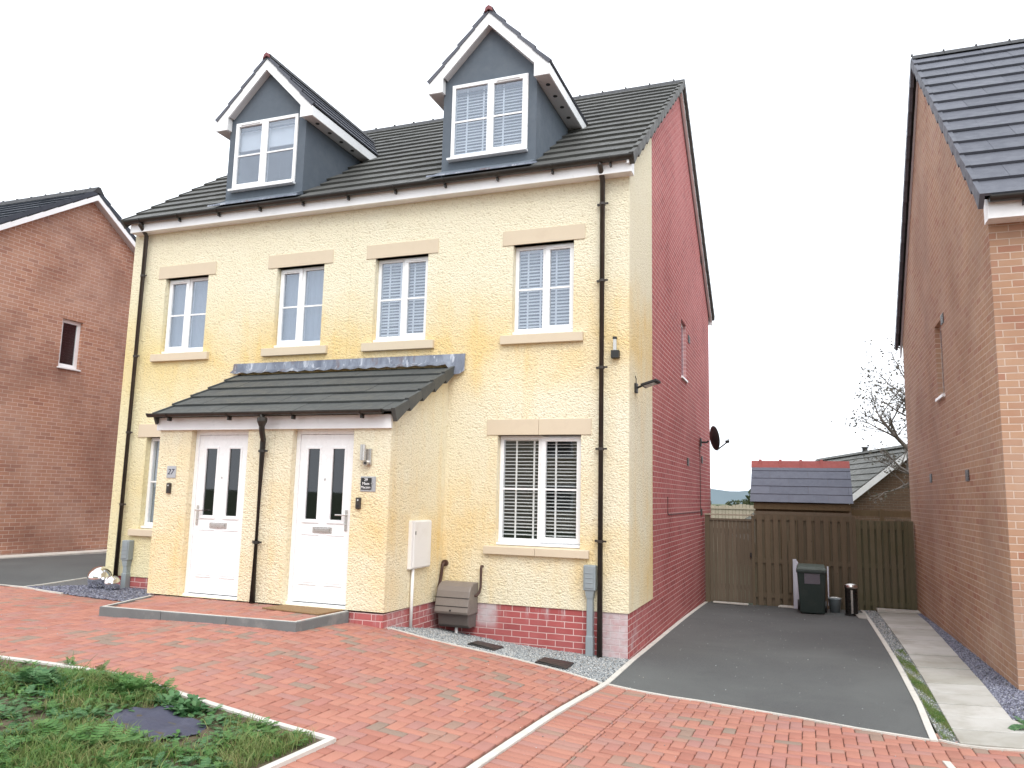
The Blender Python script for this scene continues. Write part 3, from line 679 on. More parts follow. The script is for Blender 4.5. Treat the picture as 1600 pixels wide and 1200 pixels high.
def dormer(a, b, c, win, side, blind, wl, dl):
    zt = 7.42; ap = 8.27; yb = 3.2
    m_ = MB(); wx0, wx1, wz0, wz1 = win
    zb = 6.25
    # front face with window opening (drawn as strips), gable triangle, cheeks
    wall_holes(m_, 'y', 0, a, b, zb, zt, [(wx0, wx1, wz0, zt)], .05, -1)
    slope = (ap-zt)/((b-a)/2); cc_ = (a+b)/2
    m_.quad((a,0,zt),(wx0,0,zt),(wx0,0,wz1),(a,0,zt)) if 0 else None
    zl = zt+slope*(wx0-a); zr = zt+slope*(b-wx1)
    m_.quad((a,0,zt),(wx0,0,zt),(wx0,0,7.60),(a,0,7.60)); m_.quad((wx1,0,zt),(b,0,zt),(b,0,7.60),(wx1,0,7.60))
    m_.quad((wx0,0,wz1),(wx1,0,wz1),(wx1,0,7.60),(wx0,0,7.60))
    m_.quad((wx0,0,zt),(wx0,.05,zt),(wx0,.05,wz1),(wx0,0,wz1)); m_.quad((wx1,0,zt),(wx1,0,wz1),(wx1,.05,wz1),(wx1,.05,zt)); m_.quad((wx0,0,wz1),(wx0,.05,wz1),(wx1,.05,wz1),(wx1,0,wz1))
    yt = (zt-EZ)/SL+EY+.1
    m_.quad((a,.0,7.60),(b,.0,7.60),(b,.0,7.62),(c,.0,8.42),(a,.0,7.62))
    m_.quad((b,0,zb-.05),(b,yt+.05,zt+.0),(b,0,zt)); m_.quad((a,0,zb-.05),(a,0,zt),(a,yt+.05,zt))
    m_.quad((a,0,zb),(b,0,zb),(b,-.012,zb-.04),(a,-.012,zb-.04))
    d = m_.build('dormer', 'dormer', H); d['label'] = dl
    # lead apron
    MB().prism([(a,-.003,6.305),(a,-.235,6.165),(a,-.245,6.15),(a,-.245,6.13),(a,-.003,6.25)], (b-a,0,0)).build('apron', 'dormer', d); MB().prism([(a-.1,-.225,6.172),(a-.1,-.262,6.152),(a-.1,-.266,6.128),(a-.1,-.225,6.15)], (b-a+.2,0,0)).build('lead_apron', 'lead', d)
    # roof slopes
    hw, ez, az = .895, 7.59, 8.53; yf = -.1
    sl = math.hypot(hw, az-ez); rs = MB(); ycut = lambda z: (z-EZ)/SL+EY
    for sg in (1, -1):
        nC = 4
        for k_ in range(nC):
            f0, f1 = k_/nC, (k_+1)/nC
            x0, z0 = c+sg*hw*(1-f0), ez+(az-ez)*f0; x1, z1 = c+sg*hw*(1-f1), ez+(az-ez)*f1
            y = yf
            ye0, ye1 = ycut(z0)+.12, ycut(z1)+.12
            stg = .15 if k_ % 2 else 0
            yy = yf; first = True
            while yy < max(ye0, ye1):
                yn = min(yy+(.3-stg if first else .3), max(ye0, ye1)); first = False
                nx, nz = sg*(az-ez)/sl, hw/sl; lf = .03
                lo = [(x0+nx*lf, yy, z0+nz*lf), (x0+nx*lf, yn-.003, z0+nz*lf)]; up = [(x1+nx*.006, yn-.003, z1+nz*.006), (x1+nx*.006, yy, z1+nz*.006)]
                top = lo+up; bot = [(p[0]-nx*.024, p[1], p[2]-nz*.024) for p in top]
                fs = [(0,1,2,3),(7,6,5,4),(0,4,5,1),(1,5,6,2),(2,6,7,3),(3,7,4,0)]
                rs.add(top+bot, fs if sg == 1 else [q[::-1] for q in fs]); yy = yn
            # verge unit
            rs.prism([(x0+nx*.036,yf-.035,z0+nz*.036),(x1+nx*.012,yf-.035,z1+nz*.012),(x1-nx*.03,yf-.035,z1-nz*.03),(x0-nx*.02,yf-.035,z0-nz*.02)], (0,.04,0))
    ro = rs.build('dormer_roof', 'blue_tile', d)
    rg = MB(); y = yf-.03; ry = ycut(az)+.05
    while y < ry:
        yn = min(y+.45, ry); rg.prism([(c-.09,y,az-.045),(c-.05,y,az+.03),(c,y,az+.05),(c+.05,y,az+.03),(c+.09,y,az-.045)], (0,yn-y-.004,0)); y = yn
    # red terracotta end cap
    rg2 = MB().prism([(c-.06,yf-.06,az-.045),(c-.045,yf-.06,az+.02),(c,yf-.06,az+.052),(c+.045,yf-.06,az+.02),(c+.06,yf-.06,az-.045),(c,yf-.06,az-.01)], (0,.03,0))
    rg.build('dormer_ridge', 'ridge', d); rg2.build('ridge_end_cap', 'cap', d, .004)
    # barge boards: white, boxed at the feet
    bg = MB(); y = yf-.022; wv = .155
    for sg in (1, -1):
        P = [(c, y, az-.02), (c+sg*(hw-.0), y, ez-.02), (c+sg*(hw-.0), y, ez-.165), (c+sg*(hw-.22), y, ez-.165), (c+sg*(hw-.22), y, ez+.03), (c, y, az-.02-.2)]
        P = [P[0], P[1], P[2], P[3], P[4], P[5]]
        if sg == -1: P = P[::-1]
        bg.prism(P, (0,.022,0))
        # side fascia running back
        x = c+sg*(hw-.0); ye = ycut(ez-.02)+.02; ye2 = ycut(ez-.165)
        bg.prism([(x,yf,ez-.02),(x,yf,ez-.165),(x,ye2,ez-.165),(x,ye,ez-.02)], (-sg*.02,0,0))
    for sg in (1, -1):
        xo, xi = c+sg*(hw-.02), c+sg*(hw-.21)
        bg.prism([(xo,yf+.002,ez-.15),(xi,yf+.002,ez-.15),(xi,yf+.002,ez+.12),(xo,yf+.002,ez-.03)][::sg], (0,abs(yf)-.006,0))
    bb = bg.build('barge_board', 'fascia', d)
    sf = MB()
    for sg in (1, -1):
        x0 = c+sg*(hw-.02); x1 = (b if sg == 1 else a)
        sf.box(min(x0,x1), max(x0,x1), yf, ycut(ez-.16), ez-.162, ez-.15)
        # raking soffit
        sf.prism([(c, yf, az-.20),(c+sg*(hw-.24), yf, ez+.055),(c+sg*(hw-.24), yf, ez+.045),(c, yf, az-.215)], (0,.105,0))
    sf.build('soffit', 'soffit_grey', d)
    for q in range(4):
        y = .15+q*.33
        if y < ycut(ez-.16)-.05: MB().lathe(((b+c+hw)/2+.0, y, ez-.168), [(.0,-.001),(.03,-.001),(.03,.006)], 14).build('soffit_vent', 'black', d)
    # roof lining so the inside stays dark
    ln = MB()
    ln.quad((c-hw+.03,yf+.02,ez-.02),(c,yf+.02,az-.03),(c,ycut(az),az-.03),(c-hw+.03,ycut(ez)+.1,ez-.02)); ln.quad((c+hw-.03,yf+.02,ez-.02),(c+hw-.03,ycut(ez)+.1,ez-.02),(c,ycut(az),az-.03),(c,yf+.02,az-.03))
    ln.build('roof_lining', 'soffit_grey', d)
    w = make_window(H, wx0, wx1, wz0, wz1, -.025, side, blind, 'glass_blue', wl, slat_open=.85)
    return d
dormer(-2.65,-1.265,-1.945,(-2.51,-1.385,6.43,7.545),'R','slats','dormer window with white venetian blind','right dormer, venetian blind in its window')
dormer(-6.37,-4.95,-5.66,(-6.24,-5.09,6.43,7.55),'L','roller','dormer window with half drawn white roller blind','left dormer, roller blind half drawn')

# porch
PX0, PX1, PY = -5.81, -2.43, -1.47
doors = ((-5.30,-4.42),(-3.77,-2.92))
mb = MB()
pb = .55
wall_holes(mb, 'y', PY, PX0, PX1, pb, 2.60, [(doors[0][0],doors[0][1],pb,2.60),(doors[1][0],doors[1][1],pb,2.60)], .14, -1)
mb.quad((PX1,PY,.548),(PX1,0,.525),(PX1,0,3.52),(PX1,PY,2.78)); mb.quad((PX0,PY,.548),(PX0,PY,2.78),(PX0,0,3.52),(PX0,0,.525))
mb.quad((PX0,PY,2.60),(PX1,PY,2.60),(PX1,PY,2.76),(PX0,PY,2.76)); mb.quad((PX1,PY,.548),(PX1-.02,PY,.548),(PX1-.02,0,.525),(PX1,0,.525))
porch = mb.build('porch', 'render', H)
mb = MB(); mb.box(PX0+.016, PX1-.016, PY+.016, .016, .0, .53); mb.build('porch_plinth', 'red_brick', porch)
mb = MB(); mb.box(PX0-.03, PX1+.012, PY-.04, PY-.002, 2.595, 2.755); mb.build('porch_fascia', 'fascia', porch, .003)
pe = Vector((0, -1.47-.12, 2.775)); pt = Vector((0, -.01, 3.54)); ps = (pt-pe); PS = ps.length; ps.normalize()
mb = MB(); tiled(mb, (-5.81, pe.y, pe.z-.005), (1,0,0), ps, 3.44, PS, 5, tw=.30, lift=.032)
nrm = Vector((1,0,0)).cross(ps)
verge_caps(mb, (-2.375, pe.y, pe.z), (1,0,0), ps, PS, 5, drop=.12, w=.05); verge_caps(mb, (-5.81, pe.y, pe.z), (-1,0,0), ps, PS, 5, drop=.12, w=.03)
mb.build('porch_roof', 'porch_tile', porch)
MB().quad((-5.80,pe.y+.03,pe.z-.01),(-2.38,pe.y+.03,pe.z-.01),(-2.38,0,3.52),(-5.80,0,3.52)).build('porch_underlay', 'black', porch)
# lead flashing with a draped right end
vs = []; fs = []; nx_ = 60
for i in range(nx_+1):
    x = -5.96+(3.77)*i/nx_; wob = .004*math.sin(i*1.7)+.003*random.random(); e = max(0, (x+2.42)/.23)
    zb = 3.565-.02*math.sin(i*.9)**2-(.13*math.sin(min(1,e)*math.pi*.8) if e > 0 else 0); yb = -.10 if e <= 0 else -.10+.06*e
    vs += [(x,-.008,3.715),(x,-.022+wob,3.70),(x,-.03+wob,3.62),(x,yb+wob,zb)]
for i in range(nx_):
    for j in range(3): a = i*4+j; fs.append((a, a+1, a+5, a+4))
MB().add(vs, fs).build('lead_flashing', 'lead', porch, smooth=True)
gutter(-5.87, -2.46, pe.y-.045, 2.795, porch, brackets=4, name='porch_gutter', r=.046)
downpipe([(-4.10,pe.y-.045,2.76),(-4.10,pe.y-.045,2.62),(-4.105,pe.y-.03,2.56),(-4.14,PY-.07,2.47),(-4.15,PY-.062,2.43),(-4.15,PY-.062,.55)], porch, (2.33,1.25), 'black_pvc')
MB().lathe((-4.10,pe.y-.045,2.62), [(.036,0),(.06,.06),(.06,.1),(.04,.11)], 16).build('gutter_outlet', 'black_pvc', porch)

def front_door(x0, x1, hside, lab, glass='glass_door'):
    yf = PY+.085; zb, zt = .565, 2.60
    f = MB(); f.box(x0+.001, x0+.055, yf, yf+.07, zb, zt); f.box(x1-.055, x1-.001, yf, yf+.07, zb, zt); f.box(x0+.055, x1-.055, yf, yf+.07, zt-.06, zt)
    f.box(x0, x1, yf-.03, yf+.07, zb-.03, zb+.012)
    fr = f.build('door_frame', 'upvc', porch, .004)
    a, b = x0+.058, x1-.058; z0, z1 = zb+.022, zt-.064; yd = yf+.012
    L = MB(); wd = b-a
    g1 = (a+.155*wd, a+.375*wd); g2 = (a+.625*wd, a+.845*wd); gz = (z0+.95, z0+.95+.83)
    holes = [(g1[0],g1[1],gz[0],gz[1]), (g2[0],g2[1],gz[0],gz[1])]
    wall_holes(L, 'y', yd, a, b, z0, z1, holes, .03, -1)
    L.quad((a,yd,z0),(a,yd,z1),(a,yd+.05,z1),(a,yd+.05,z0)); L.quad((b,yd,z0),(b,yd+.05,z0),(b,yd+.05,z1),(b,yd,z1))
    # mouldings round glass and raised lower panels
    for (h0, h1) in (g1, g2):
        e = .024
        for (p, q, r_, s_) in ((h0-e,h1+e,gz[1],gz[1]+e),(h0-e,h1+e,gz[0]-e,gz[0]),(h0-e,h0,gz[0],gz[1]),(h1,h1+e,gz[0],gz[1])): L.box(p,q,yd-.008,yd+.001,r_,s_)
        L.box(h0-e-.01, h1+e+.01, yd-.012, yd+.001, gz[0]-e-.018, gz[0]-e)
        p0, p1 = h0-.02, h1+.03; q0, q1 = z0+.22, z0+.75
        L.box(p0, p1, yd-.006, yd+.001, q0, q1)
        for k_ in range(2):
            zz = q1+.018 if k_ == 0 else q0-.024; L.box(p0-.01, p1+.01, yd-.009, yd+.001, zz, zz+.008)
    dr = L.build('front_door', 'upvc', porch, .002); dr['label'] = lab
    gp = MB()
    for h in holes: gp.box(h[0], h[1], yd+.012, yd+.016, h[2], h[3])
    gp.build('door_glass', glass, dr)
    MB().box(x0+.01, x1-.01, yd+.12, yd+.13, zb, zt-.01).build('door_backing', 'room', dr)
    lp = MB(); xm = (a+b)/2; lz = z0+.83
    lp.box(xm-.13, xm+.13, yd-.012, yd, lz-.035, lz+.035); lp.box(xm-.105, xm+.105, yd-.018, yd-.012, lz-.02, lz+.02); lp.build('letter_plate', 'steel', dr, .003)
    MB().lathe((xm, yd-.006, z0+1.34), [(0,0),(.0,0)], 4) if 0 else None
    sp = MB().tube([(xm, yd, z0+1.42),(xm, yd-.008, z0+1.42)], .013, 12).build('spyhole', 'steel', dr)
    hx = a+.05 if hside == 'L' else b-.05; dx = 1 if hside == 'L' else -1; hz = z0+.98
    hd = MB(); hd.box(hx-.016, hx+.016, yd-.012, yd, hz-.15, hz+.09); hd.tube([(hx,yd-.01,hz+.03),(hx,yd-.05,hz+.03),(hx+dx*.02,yd-.055,hz+.03),(hx+dx*.12,yd-.055,hz+.03)], .01, 8)
    hd.tube([(hx,yd-.01,hz-.08),(hx,yd-.02,hz-.08)], .011, 8)
    hd.build('door_handle', 'steel', dr, .002); return dr
front_door(*doors[0], 'L', 'left white front door, handle on its left side')
d2 = front_door(*doors[1], 'R', 'right white front door, handle on its right side')

# drainpipes on the front
downpipe([(-.33,-.225,6.06),(-.33,-.225,6.0),(-.33,-.075,5.86),(-.33,-.075,.0)], H, (5.55,4.55,3.45,2.45,1.35))
downpipe([(-7.83,-.225,6.06),(-7.83,-.225,6.0),(-7.83,-.075,5.86),(-7.83,-.075,.33)], H, (5.2,3.9,2.7,1.6))

# ================================================================== THINGS ON THE HOUSE
def meter_duct(x, z0, label, w=.075):
    t_ = thing('meter_cover', (x,-.05,z0), label, 'meter cover', 'grey service covers on the front wall')
    b_ = MB(); b_.box(x-w, x+w, -.105, -.0, .77, 1.065); b_.build('cover_box', 'grey_plastic', t_, .012)
    l_ = MB(); l_.box(x-w+.02, x+w-.02, -.112, -.105, .80, 1.035)
    for q in range(3): l_.box(x-w+.03, x+w-.03, -.117, -.112, .86+q*.055, .87+q*.055)
    l_.build('cover_lid', 'grey_plastic', t_, .002)
    MB().prism([(x-.055,-.095,.77),(x+.055,-.095,.77),(x+.038,-.085,.68),(x-.038,-.085,.68)], (0,.09,0)).build('cover_neck', 'grey_plastic', t_)
    MB().box(x-.037, x+.037, -.08, .01, z0-.02, .69).build('cable_duct', 'grey_plastic', t_, .008)
    MB().box(x-.045, x+.045, -.09, .01, z0-.02, z0+.22).build('duct_foot', 'grey_plastic', t_, .01)
meter_duct(-.455, .03, 'grey electricity cover and duct beside the right drainpipe')
meter_duct(-7.66, .36, 'grey electricity cover and duct beside the left drainpipe above the steel balls', .07)

t_ = thing('meter_box', (PX1,-.72,.98), 'white wall meter box on the side of the porch with a pipe below', 'meter box')
MB().box(PX1, PX1+.05, -.965, -.465, .98, 1.545).build('box_body', 'white_box', t_, .006)
dd = MB().box(PX1+.05, PX1+.062, -.92, -.475, .995, 1.53).build('box_door', 'white_box', t_, .004)
MB().lathe((0,0,0), [(0,0)], 3) if 0 else None
MB().box(PX1+.062, PX1+.066, -.90, -.885, 1.38, 1.42).build('box_latch', 'black', dd)
MB().tube([(PX1+.03,-.87,.98),(PX1+.03,-.87,.26)], .019, 12).build('service_pipe', 'white_box', t_, smooth=True)

# semi-concealed gas meter box, brown
t_ = thing('gas_meter_box', (-2.12,-.1,.25), 'brown sloping-fronted gas meter box in the corner beside the porch', 'meter box')
x0, x1 = -2.365, -1.915
prof = [(0,.775),(-.16,.775),(-.235,.735),(-.27,.68),(-.335,.44),(-.325,.41),(-.28,.40),(-.0,.40)]
l_ = MB().prism([(x0,y,z) for y,z in prof], (x1-x0,0,0)).build('meter_lid', 'brown_plastic', t_, .012)
g_ = MB()
for (ya, za) in ((-.292,.60),(-.319,.50)): g_.box(x0+.003, x1-.003, ya-.006, ya+.012, za, za+.006)
g_.build('lid_groove', 'black', l_)
MB().prism([(x0+.02,0,.41),(x0+.02,-.27,.41),(x0+.02,-.24,.27),(x0+.02,-.20,.235),(x0+.02,0,.235)], (x1-x0-.04,0,0)).build('meter_body', 'brown_dark', t_, .01)
MB().lathe((-2.14,-.362,.43), [(0,0),(.008,.001)], 8) if 0 else None
MB().box(-2.155,-2.135,-.340,-.325,.445,.463).build('lid_lock', 'black', l_)
MB().tube([(-2.14,-.14,.24),(-2.14,-.14,.02)], .02, 12).build('inlet_pipe', 'white_box', t_, smooth=True)
for nm, pts, r_, lb in (('overflow_pipe', [(-2.385,.01,.99),(-2.385,-.05,.99),(-2.39,-.075,.97),(-2.395,-.08,.90),(-2.405,-.085,.80),(-2.415,-.12,.66),(-2.415,-.14,.55)], .02, 'dark brown pipe from the wall down behind the left of the gas meter box'),
                        ('overflow_pipe', [(-1.865,.01,.975),(-1.865,-.045,.975),(-1.865,-.055,.955),(-1.865,-.055,.72),(-1.875,-.07,.66),(-1.90,-.1,.62),(-1.92,-.12,.62)], .016, 'thin brown pipe bending into the right side of the gas meter box')):
    o_ = MB().tube(pts, r_, 10).build(nm, 'rust', None, smooth=True); tag(o_, lb, 'pipe', 'brown pipes by the gas meter box')
    if nm and r_ == .02:
        fl = MB().tube([(-2.385,.0,.99),(-2.385,-.035,.99)], .042, 14).build('wall_collar', 'rust', o_)

# wall light by the right drainpipe
t_ = thing('wall_light', (-.165,-.04,3.57), 'black wall light with upright glass tube right of the drainpipe', 'wall light')
MB().box(-.215,-.115,-.075,0,3.565,3.66).build('light_base', 'black', t_, .004)
MB().box(-.188,-.148,-.07,-.035,3.66,3.80).build('light_tube', 'lens', t_, .004)
MB().box(-.192,-.144,-.074,-.03,3.80,3.83).build('light_cap', 'black', t_, .003)
# floodlight on the gable corner
t_ = thing('floodlight', (.0,.35,3.22), 'black security floodlight on a bracket at the house corner', 'floodlight')
MB().box(0,.03,.30,.40,3.18,3.30).build('light_bracket', 'black', t_, .004)
MB().tube([(.02,.35,3.24),(.07,.34,3.26),(.13,.30,3.275)], .014, 8).build('light_arm', 'black', t_)
hd = MB().obox((.10,.20,3.245), (.20,-.03,.055), (.03,.16,-.01), (-.004,0,.03)).build('light_head', 'black', t_, .005)
MB().obox((.135,.215,3.249), (.13,-.02,.036), (.02,.11,-.007), (0,0,-.004)).build('light_lens', 'lens', hd)
MB().tube([(.01,.37,3.30),(.012,.36,3.36),(.0,.35,3.40)], .005, 6).build('light_cable', 'black', t_)
# porch wall lamp
t_ = thing('porch_light', (-2.71,PY,2.2), 'steel cylinder wall light beside the right front door', 'wall light')
MB().box(-2.735,-2.665,PY-.03,PY,2.17,2.36).build('light_plate', 'steel', t_, .004)
MB().tube([(-2.745,PY-.075,2.225),(-2.745,PY-.075,2.405)], .033, 18).build('light_tube', 'steel', t_)
sn_ = MB().tube([(-2.71,PY-.03,2.20),(-2.71,PY-.075,2.195)], .03, 14).build('motion_sensor', 'steel', t_)
MB().tube([(-2.71,PY-.076,2.195),(-2.71,PY-.083,2.195)], .014, 10).build('sensor_eye', 'black', sn_)
# signs
t_ = thing('house_sign', (-2.70,PY,1.96), 'silver edged black house sign reading 29 Maes Macsen under the porch light', 'house sign')
MB().box(-2.80,-2.60,PY-.008,PY,1.872,2.045).build('sign_plate', 'plate_silver', t_, .004)
MB().box(-2.79,-2.655,PY-.018,PY-.009,1.895,2.03).build('sign_panel', 'black', t_, .01)
for s_, z_, sz in (('29',2.006,.046),('Maes',1.963,.046),('Macsen',1.921,.042)):
    text('sign_lettering', s_, sz, (-2.722,PY-.0195,z_), (R(90),0,0), 'letter_white', t_)
MB().tube([(-2.795,PY-.018,1.965),(-2.795,PY-.024,1.965)], .006, 8).tube([(-2.648,PY-.018,1.965),(-2.648,PY-.024,1.965)], .006, 8).build('sign_stud', 'steel', t_)
t_ = thing('house_number', (-5.57,PY,2.0), 'small silver house number plate reading 27 by the left front door', 'house sign')
MB().box(-5.645,-5.50,PY-.008,PY,1.99,2.14).build('number_plate', 'plate_silver', t_, .002)
text('number_lettering', '27', .10, (-5.585,PY-.0095,2.065), (R(90),0,0), 'letter_blue', t_, shear=.25)
for (x, z, lb) in ((-5.585,1.86,'dark brown video doorbell under the number 27 plate'), (-2.81,1.74,'dark brown video doorbell under the 29 house sign')):
    t_ = thing('doorbell', (x,PY,z), lb, 'doorbell', 'video doorbells beside the front doors')
    MB().box(x-.032,x+.032,PY-.03,PY,z-.065,z+.065).build('bell_body', 'brown_pvc', t_, .008)
    MB().tube([(x,PY-.03,z-.03),(x,PY-.034,z-.03)], .014, 14).build('bell_button', 'black', t_)
    MB().tube([(x,PY-.03,z+.035),(x,PY-.033,z+.035)], .01, 12).build('bell_lens', 'lens', t_)
# satellite dish on the gable
t_ = thing('satellite_dish', (.0,6.9,3.0), 'black satellite dish on the red brick gable', 'satellite dish')
MB().box(0,.02,6.83,6.97,2.94,3.10).tube([(.01,6.9,3.02),(.13,6.9,3.02),(.16,6.9,3.05)], .02, 10).build('dish_bracket', 'black', t_)
n_d = Vector((.84,.50,.14)).normalized(); cD = Vector((.22,6.92,3.10)); uD = n_d.cross(Vector((0,0,1))).normalized(); vD = uD.cross(n_d)
vs = []; fs = []; nr, ns_ = 6, 28
for sgn in (0, 1):
    for i in range(nr+1):
        rr = i/nr
        for j in range(ns_):
            a = 2*math.pi*j/ns_; p = cD+uD*(math.cos(a)*rr*.22)+vD*(math.sin(a)*rr*.25)+n_d*(.07*rr*rr-sgn*.006); vs.append(p)
m_ = (nr+1)*ns_
for i in range(nr):
    for j in range(ns_):
        q = (i*ns_+j, i*ns_+(j+1) % ns_, (i+1)*ns_+(j+1) % ns_, (i+1)*ns_+j); fs.append(q); fs.append(tuple(x+m_ for x in q[::-1]))
for j in range(ns_): fs.append((nr*ns_+j, nr*ns_+(j+1) % ns_, m_+nr*ns_+(j+1) % ns_, m_+nr*ns_+j))
MB().add(vs, fs).build('dish_reflector', 'black', t_, smooth=True)
e = cD+vD*(-.25)+n_d*.07 if vD.z > 0 else cD+vD*.25+n_d*.07
lp_ = cD+n_d*.36+Vector((0,0,-.10))
MB().tube([e, lp_], .014, 8).build('dish_arm', 'black', t_)
MB().tube([lp_+n_d*.02, lp_-n_d*.05], [.022,.032], 12).box(lp_.x-.012, lp_.x+.012, lp_.y-.012, lp_.y+.012, lp_.z-.04, lp_.z+.05).build('receiver', 'black', t_)
o_ = MB().tube([(.0-.008,6.86,2.95),(-.008,6.86,1.66),(-.008,6.80,1.63),(-.008,2.9,1.63),(-.008,2.86,1.66),(-.008,2.86,1.9)], .005, 6).build('dish_cable', 'black'); tag(o_, 'thin black cable pinned across the red brick gable below the dish', 'cable')

# ================================================================== RIGHT HOUSE
RH = thing('brick_house', (7.5,3.8,0), 'orange brick house with blue grey tiled roof cut by the right edge', 'house', 'brick houses on both sides')
RX, RY0, RY1 = 3.87, -.14, 7.72; rmid = (RY0+RY1)/2; RE = 5.03; RA = 8.93; rsl = (RA-RE)/(rmid-(RY0-.27)); rth = math.atan(rsl)
def rrk(y): return RE+rsl*((y if y <= rmid else 2*rmid-y)-(RY0-.27))-.05
hw_ = (3.12,3.72,3.42,4.52)
mb = MB(); ys = [RY0, hw_[0], hw_[1], rmid, RY1]
for a, b in zip(ys[:-1], ys[1:]):
    if (a, b) == (hw_[0], hw_[1]):
        mb.quad((RX,a,-.6),(RX,a,hw_[2]),(RX,b,hw_[2]),(RX,b,-.6)); mb.quad((RX,a,hw_[3]),(RX,a,rrk(a)),(RX,b,rrk(b)),(RX,b,hw_[3]))
    else: mb.quad((RX,a,-.6),(RX,a,rrk(a)),(RX,b,rrk(b)),(RX,b,-.6))
for a in (hw_[0], hw_[1]): mb.quad((RX,a,hw_[2]),(RX,a,hw_[3]),(RX+.12,a,hw_[3]),(RX+.12,a,hw_[2]))
mb.quad((RX,hw_[0],hw_[3]),(RX,hw_[1],hw_[3]),(RX+.12,hw_[1],hw_[3]),(RX+.12,hw_[0],hw_[3]))
mb.box(RX+.001, 12, RY0, RY1, -.6, 4.93)
# remove overlap with the open reveal: the box starts just behind the gable skin
mb2 = MB(); mb2.quad((RX,RY0,-.6),(12,RY0,-.6),(12,RY0,4.95),(RX,RY0,4.95)); mb2.quad((RX,RY1,-.6),(RX,RY1,4.95),(12,RY1,4.95),(12,RY1,-.6)); mb2.quad((12,RY0,-.6),(12,RY1,-.6),(12,RY1,4.95),(12,RY0,4.95))
keep_v, keep_f = mb.v[:-8], mb.f[:-6]
MB().add(keep_v, keep_f).add(mb2.v, mb2.f).build('wall', 'orange_brick', RH)
w_ = MB().box(RX+.07, RX+.12, hw_[0]+.002, hw_[1]-.002, hw_[2]+.02, hw_[3]-.002).build('side_window', 'upvc', RH)
MB().box(RX+.064, RX+.069, hw_[0]+.06, hw_[1]-.06, hw_[2]+.09, hw_[3]-.07).build('window_pane', 'glass_blue', w_)
MB().box(RX-.04, RX+.069, hw_[0]-.03, hw_[1]+.03, hw_[2]-.03, hw_[2]+.015).build('window_sill', 'upvc', w_, .004)
for y, z in ((2.98,4.49),(4.85,2.29),(1.80,2.24)):
    v = MB().box(RX-.008, RX+.02, y-.11, y+.11, z-.07, z+.07)
    for q in range(4): v.box(RX-.013, RX-.008, y-.09, y+.09, z-.055+q*.033, z-.04+q*.033)
    v.build('air_brick', 'brown_pvc', RH)
rcs, rsn = math.cos(rth), math.sin(rth); RS = math.hypot(rmid-RY0+.27, RA-RE)
mb = MB(); tiled(mb, (RX-.07, RY0-.27, RE), (1,0,0), (0,rcs,rsn), 8.3, RS, 14, tw=.60, th=.03, lift=.04)
tiled(mb, (RX-.07, RY1+.27, RE), (1,0,0), (0,-rcs,rsn), 8.3, RS, 14, tw=.60, th=.03, lift=.04)
verge_caps(mb, (RX-.07, RY0-.27, RE), (-1,0,0), (0,rcs,rsn), RS, 14, drop=.13, w=.05); verge_caps(mb, (RX-.07, RY1+.27, RE), (-1,0,0), (0,-rcs,rsn), RS, 14, drop=.13, w=.05)
rr_ = mb.build('roof', 'blue_tile', RH)
mb = MB(); x = RX-.1
while x < 12.1:
    mb.prism([(x,rmid-.13,RA-.06),(x,rmid-.02,RA+.05),(x,rmid+.02,RA+.05),(x,rmid+.13,RA-.06)], (.446,0,0)); mb.box(x-.012,x+.012,rmid-.02,rmid+.02,RA+.05,RA+.08); x += .45
mb.build('ridge_tiles', 'ridge', rr_)
mb = MB(); mb.quad((RX-.06,RY0-.2,RE),(12.1,RY0-.2,RE),(12.1,rmid,RA-.03),(RX-.06,rmid,RA-.03)); mb.quad((RX-.06,RY1+.2,RE),(RX-.06,rmid,RA-.03),(12.1,rmid,RA-.03),(12.1,RY1+.2,RE)); mb.build('roof_underlay', 'black', rr_)
mb = MB(); mb.box(RX-.02, 12.05, RY0-.2, RY0-.18, 4.82, 5.02); mb.box(RX-.02,12.05,RY0-.18,RY0-.001,4.82,4.84)
mb.prism([(RX-.035,RY0-.203,5.03),(RX-.035,RY0-.203,4.818),(RX-.035,RY0-.005,4.818),(RX-.035,RY0-.005,5.16)], (.014,0,0)); mb.build('fascia', 'fascia', RH)
mb = MB(); mb.prism([(RX-.028,RY1+.25,RE-.04),(RX-.028,rmid,RA-.09),(RX-.028,rmid,RA-.16),(RX-.028,RY1+.25,RE-.22)], (.026,0,0)); mb.build('barge_board', 'soffit_grey', RH)
gutter(RX-.03, 12.0, RY0-.265, RE+.0, RH, brackets=12)

# ================================================================== LEFT HOUSE
LH = thing('brick_house', (-16.5,2.8,.4), 'brown red brick gable house with one small window at the left edge', 'house', 'brick houses on both sides')
LX, LY0, LY1, LM = -12.5, -1.75, 7.3, 2.78; LA, LSL = 8.12, .665
def lrk(y): return LA-LSL*abs(y-LM)
lw = (2.37, 2.86, 4.28, 5.33)
mb = MB(); ys = [LY0, lw[0], LM, lw[1], LY1]
for a, b in zip(ys[:-1], ys[1:]):
    if a >= lw[0] and b <= lw[1]:
        mb.quad((LX,a,-.2),(LX,b,-.2),(LX,b,lw[2]),(LX,a,lw[2])); mb.quad((LX,a,lw[3]),(LX,b,lw[3]),(LX,b,lrk(b)),(LX,a,lrk(a)))
    else: mb.quad((LX,a,-.2),(LX,b,-.2),(LX,b,lrk(b)),(LX,a,lrk(a)))
for a in (lw[0], lw[1]): mb.quad((LX,a,lw[2]),(LX,a,lw[3]),(LX-.1,a,lw[3]),(LX-.1,a,lw[2]))
mb.quad((LX,lw[0],lw[3]),(LX,lw[1],lw[3]),(LX-.1,lw[1],lw[3]),(LX-.1,lw[0],lw[3]))
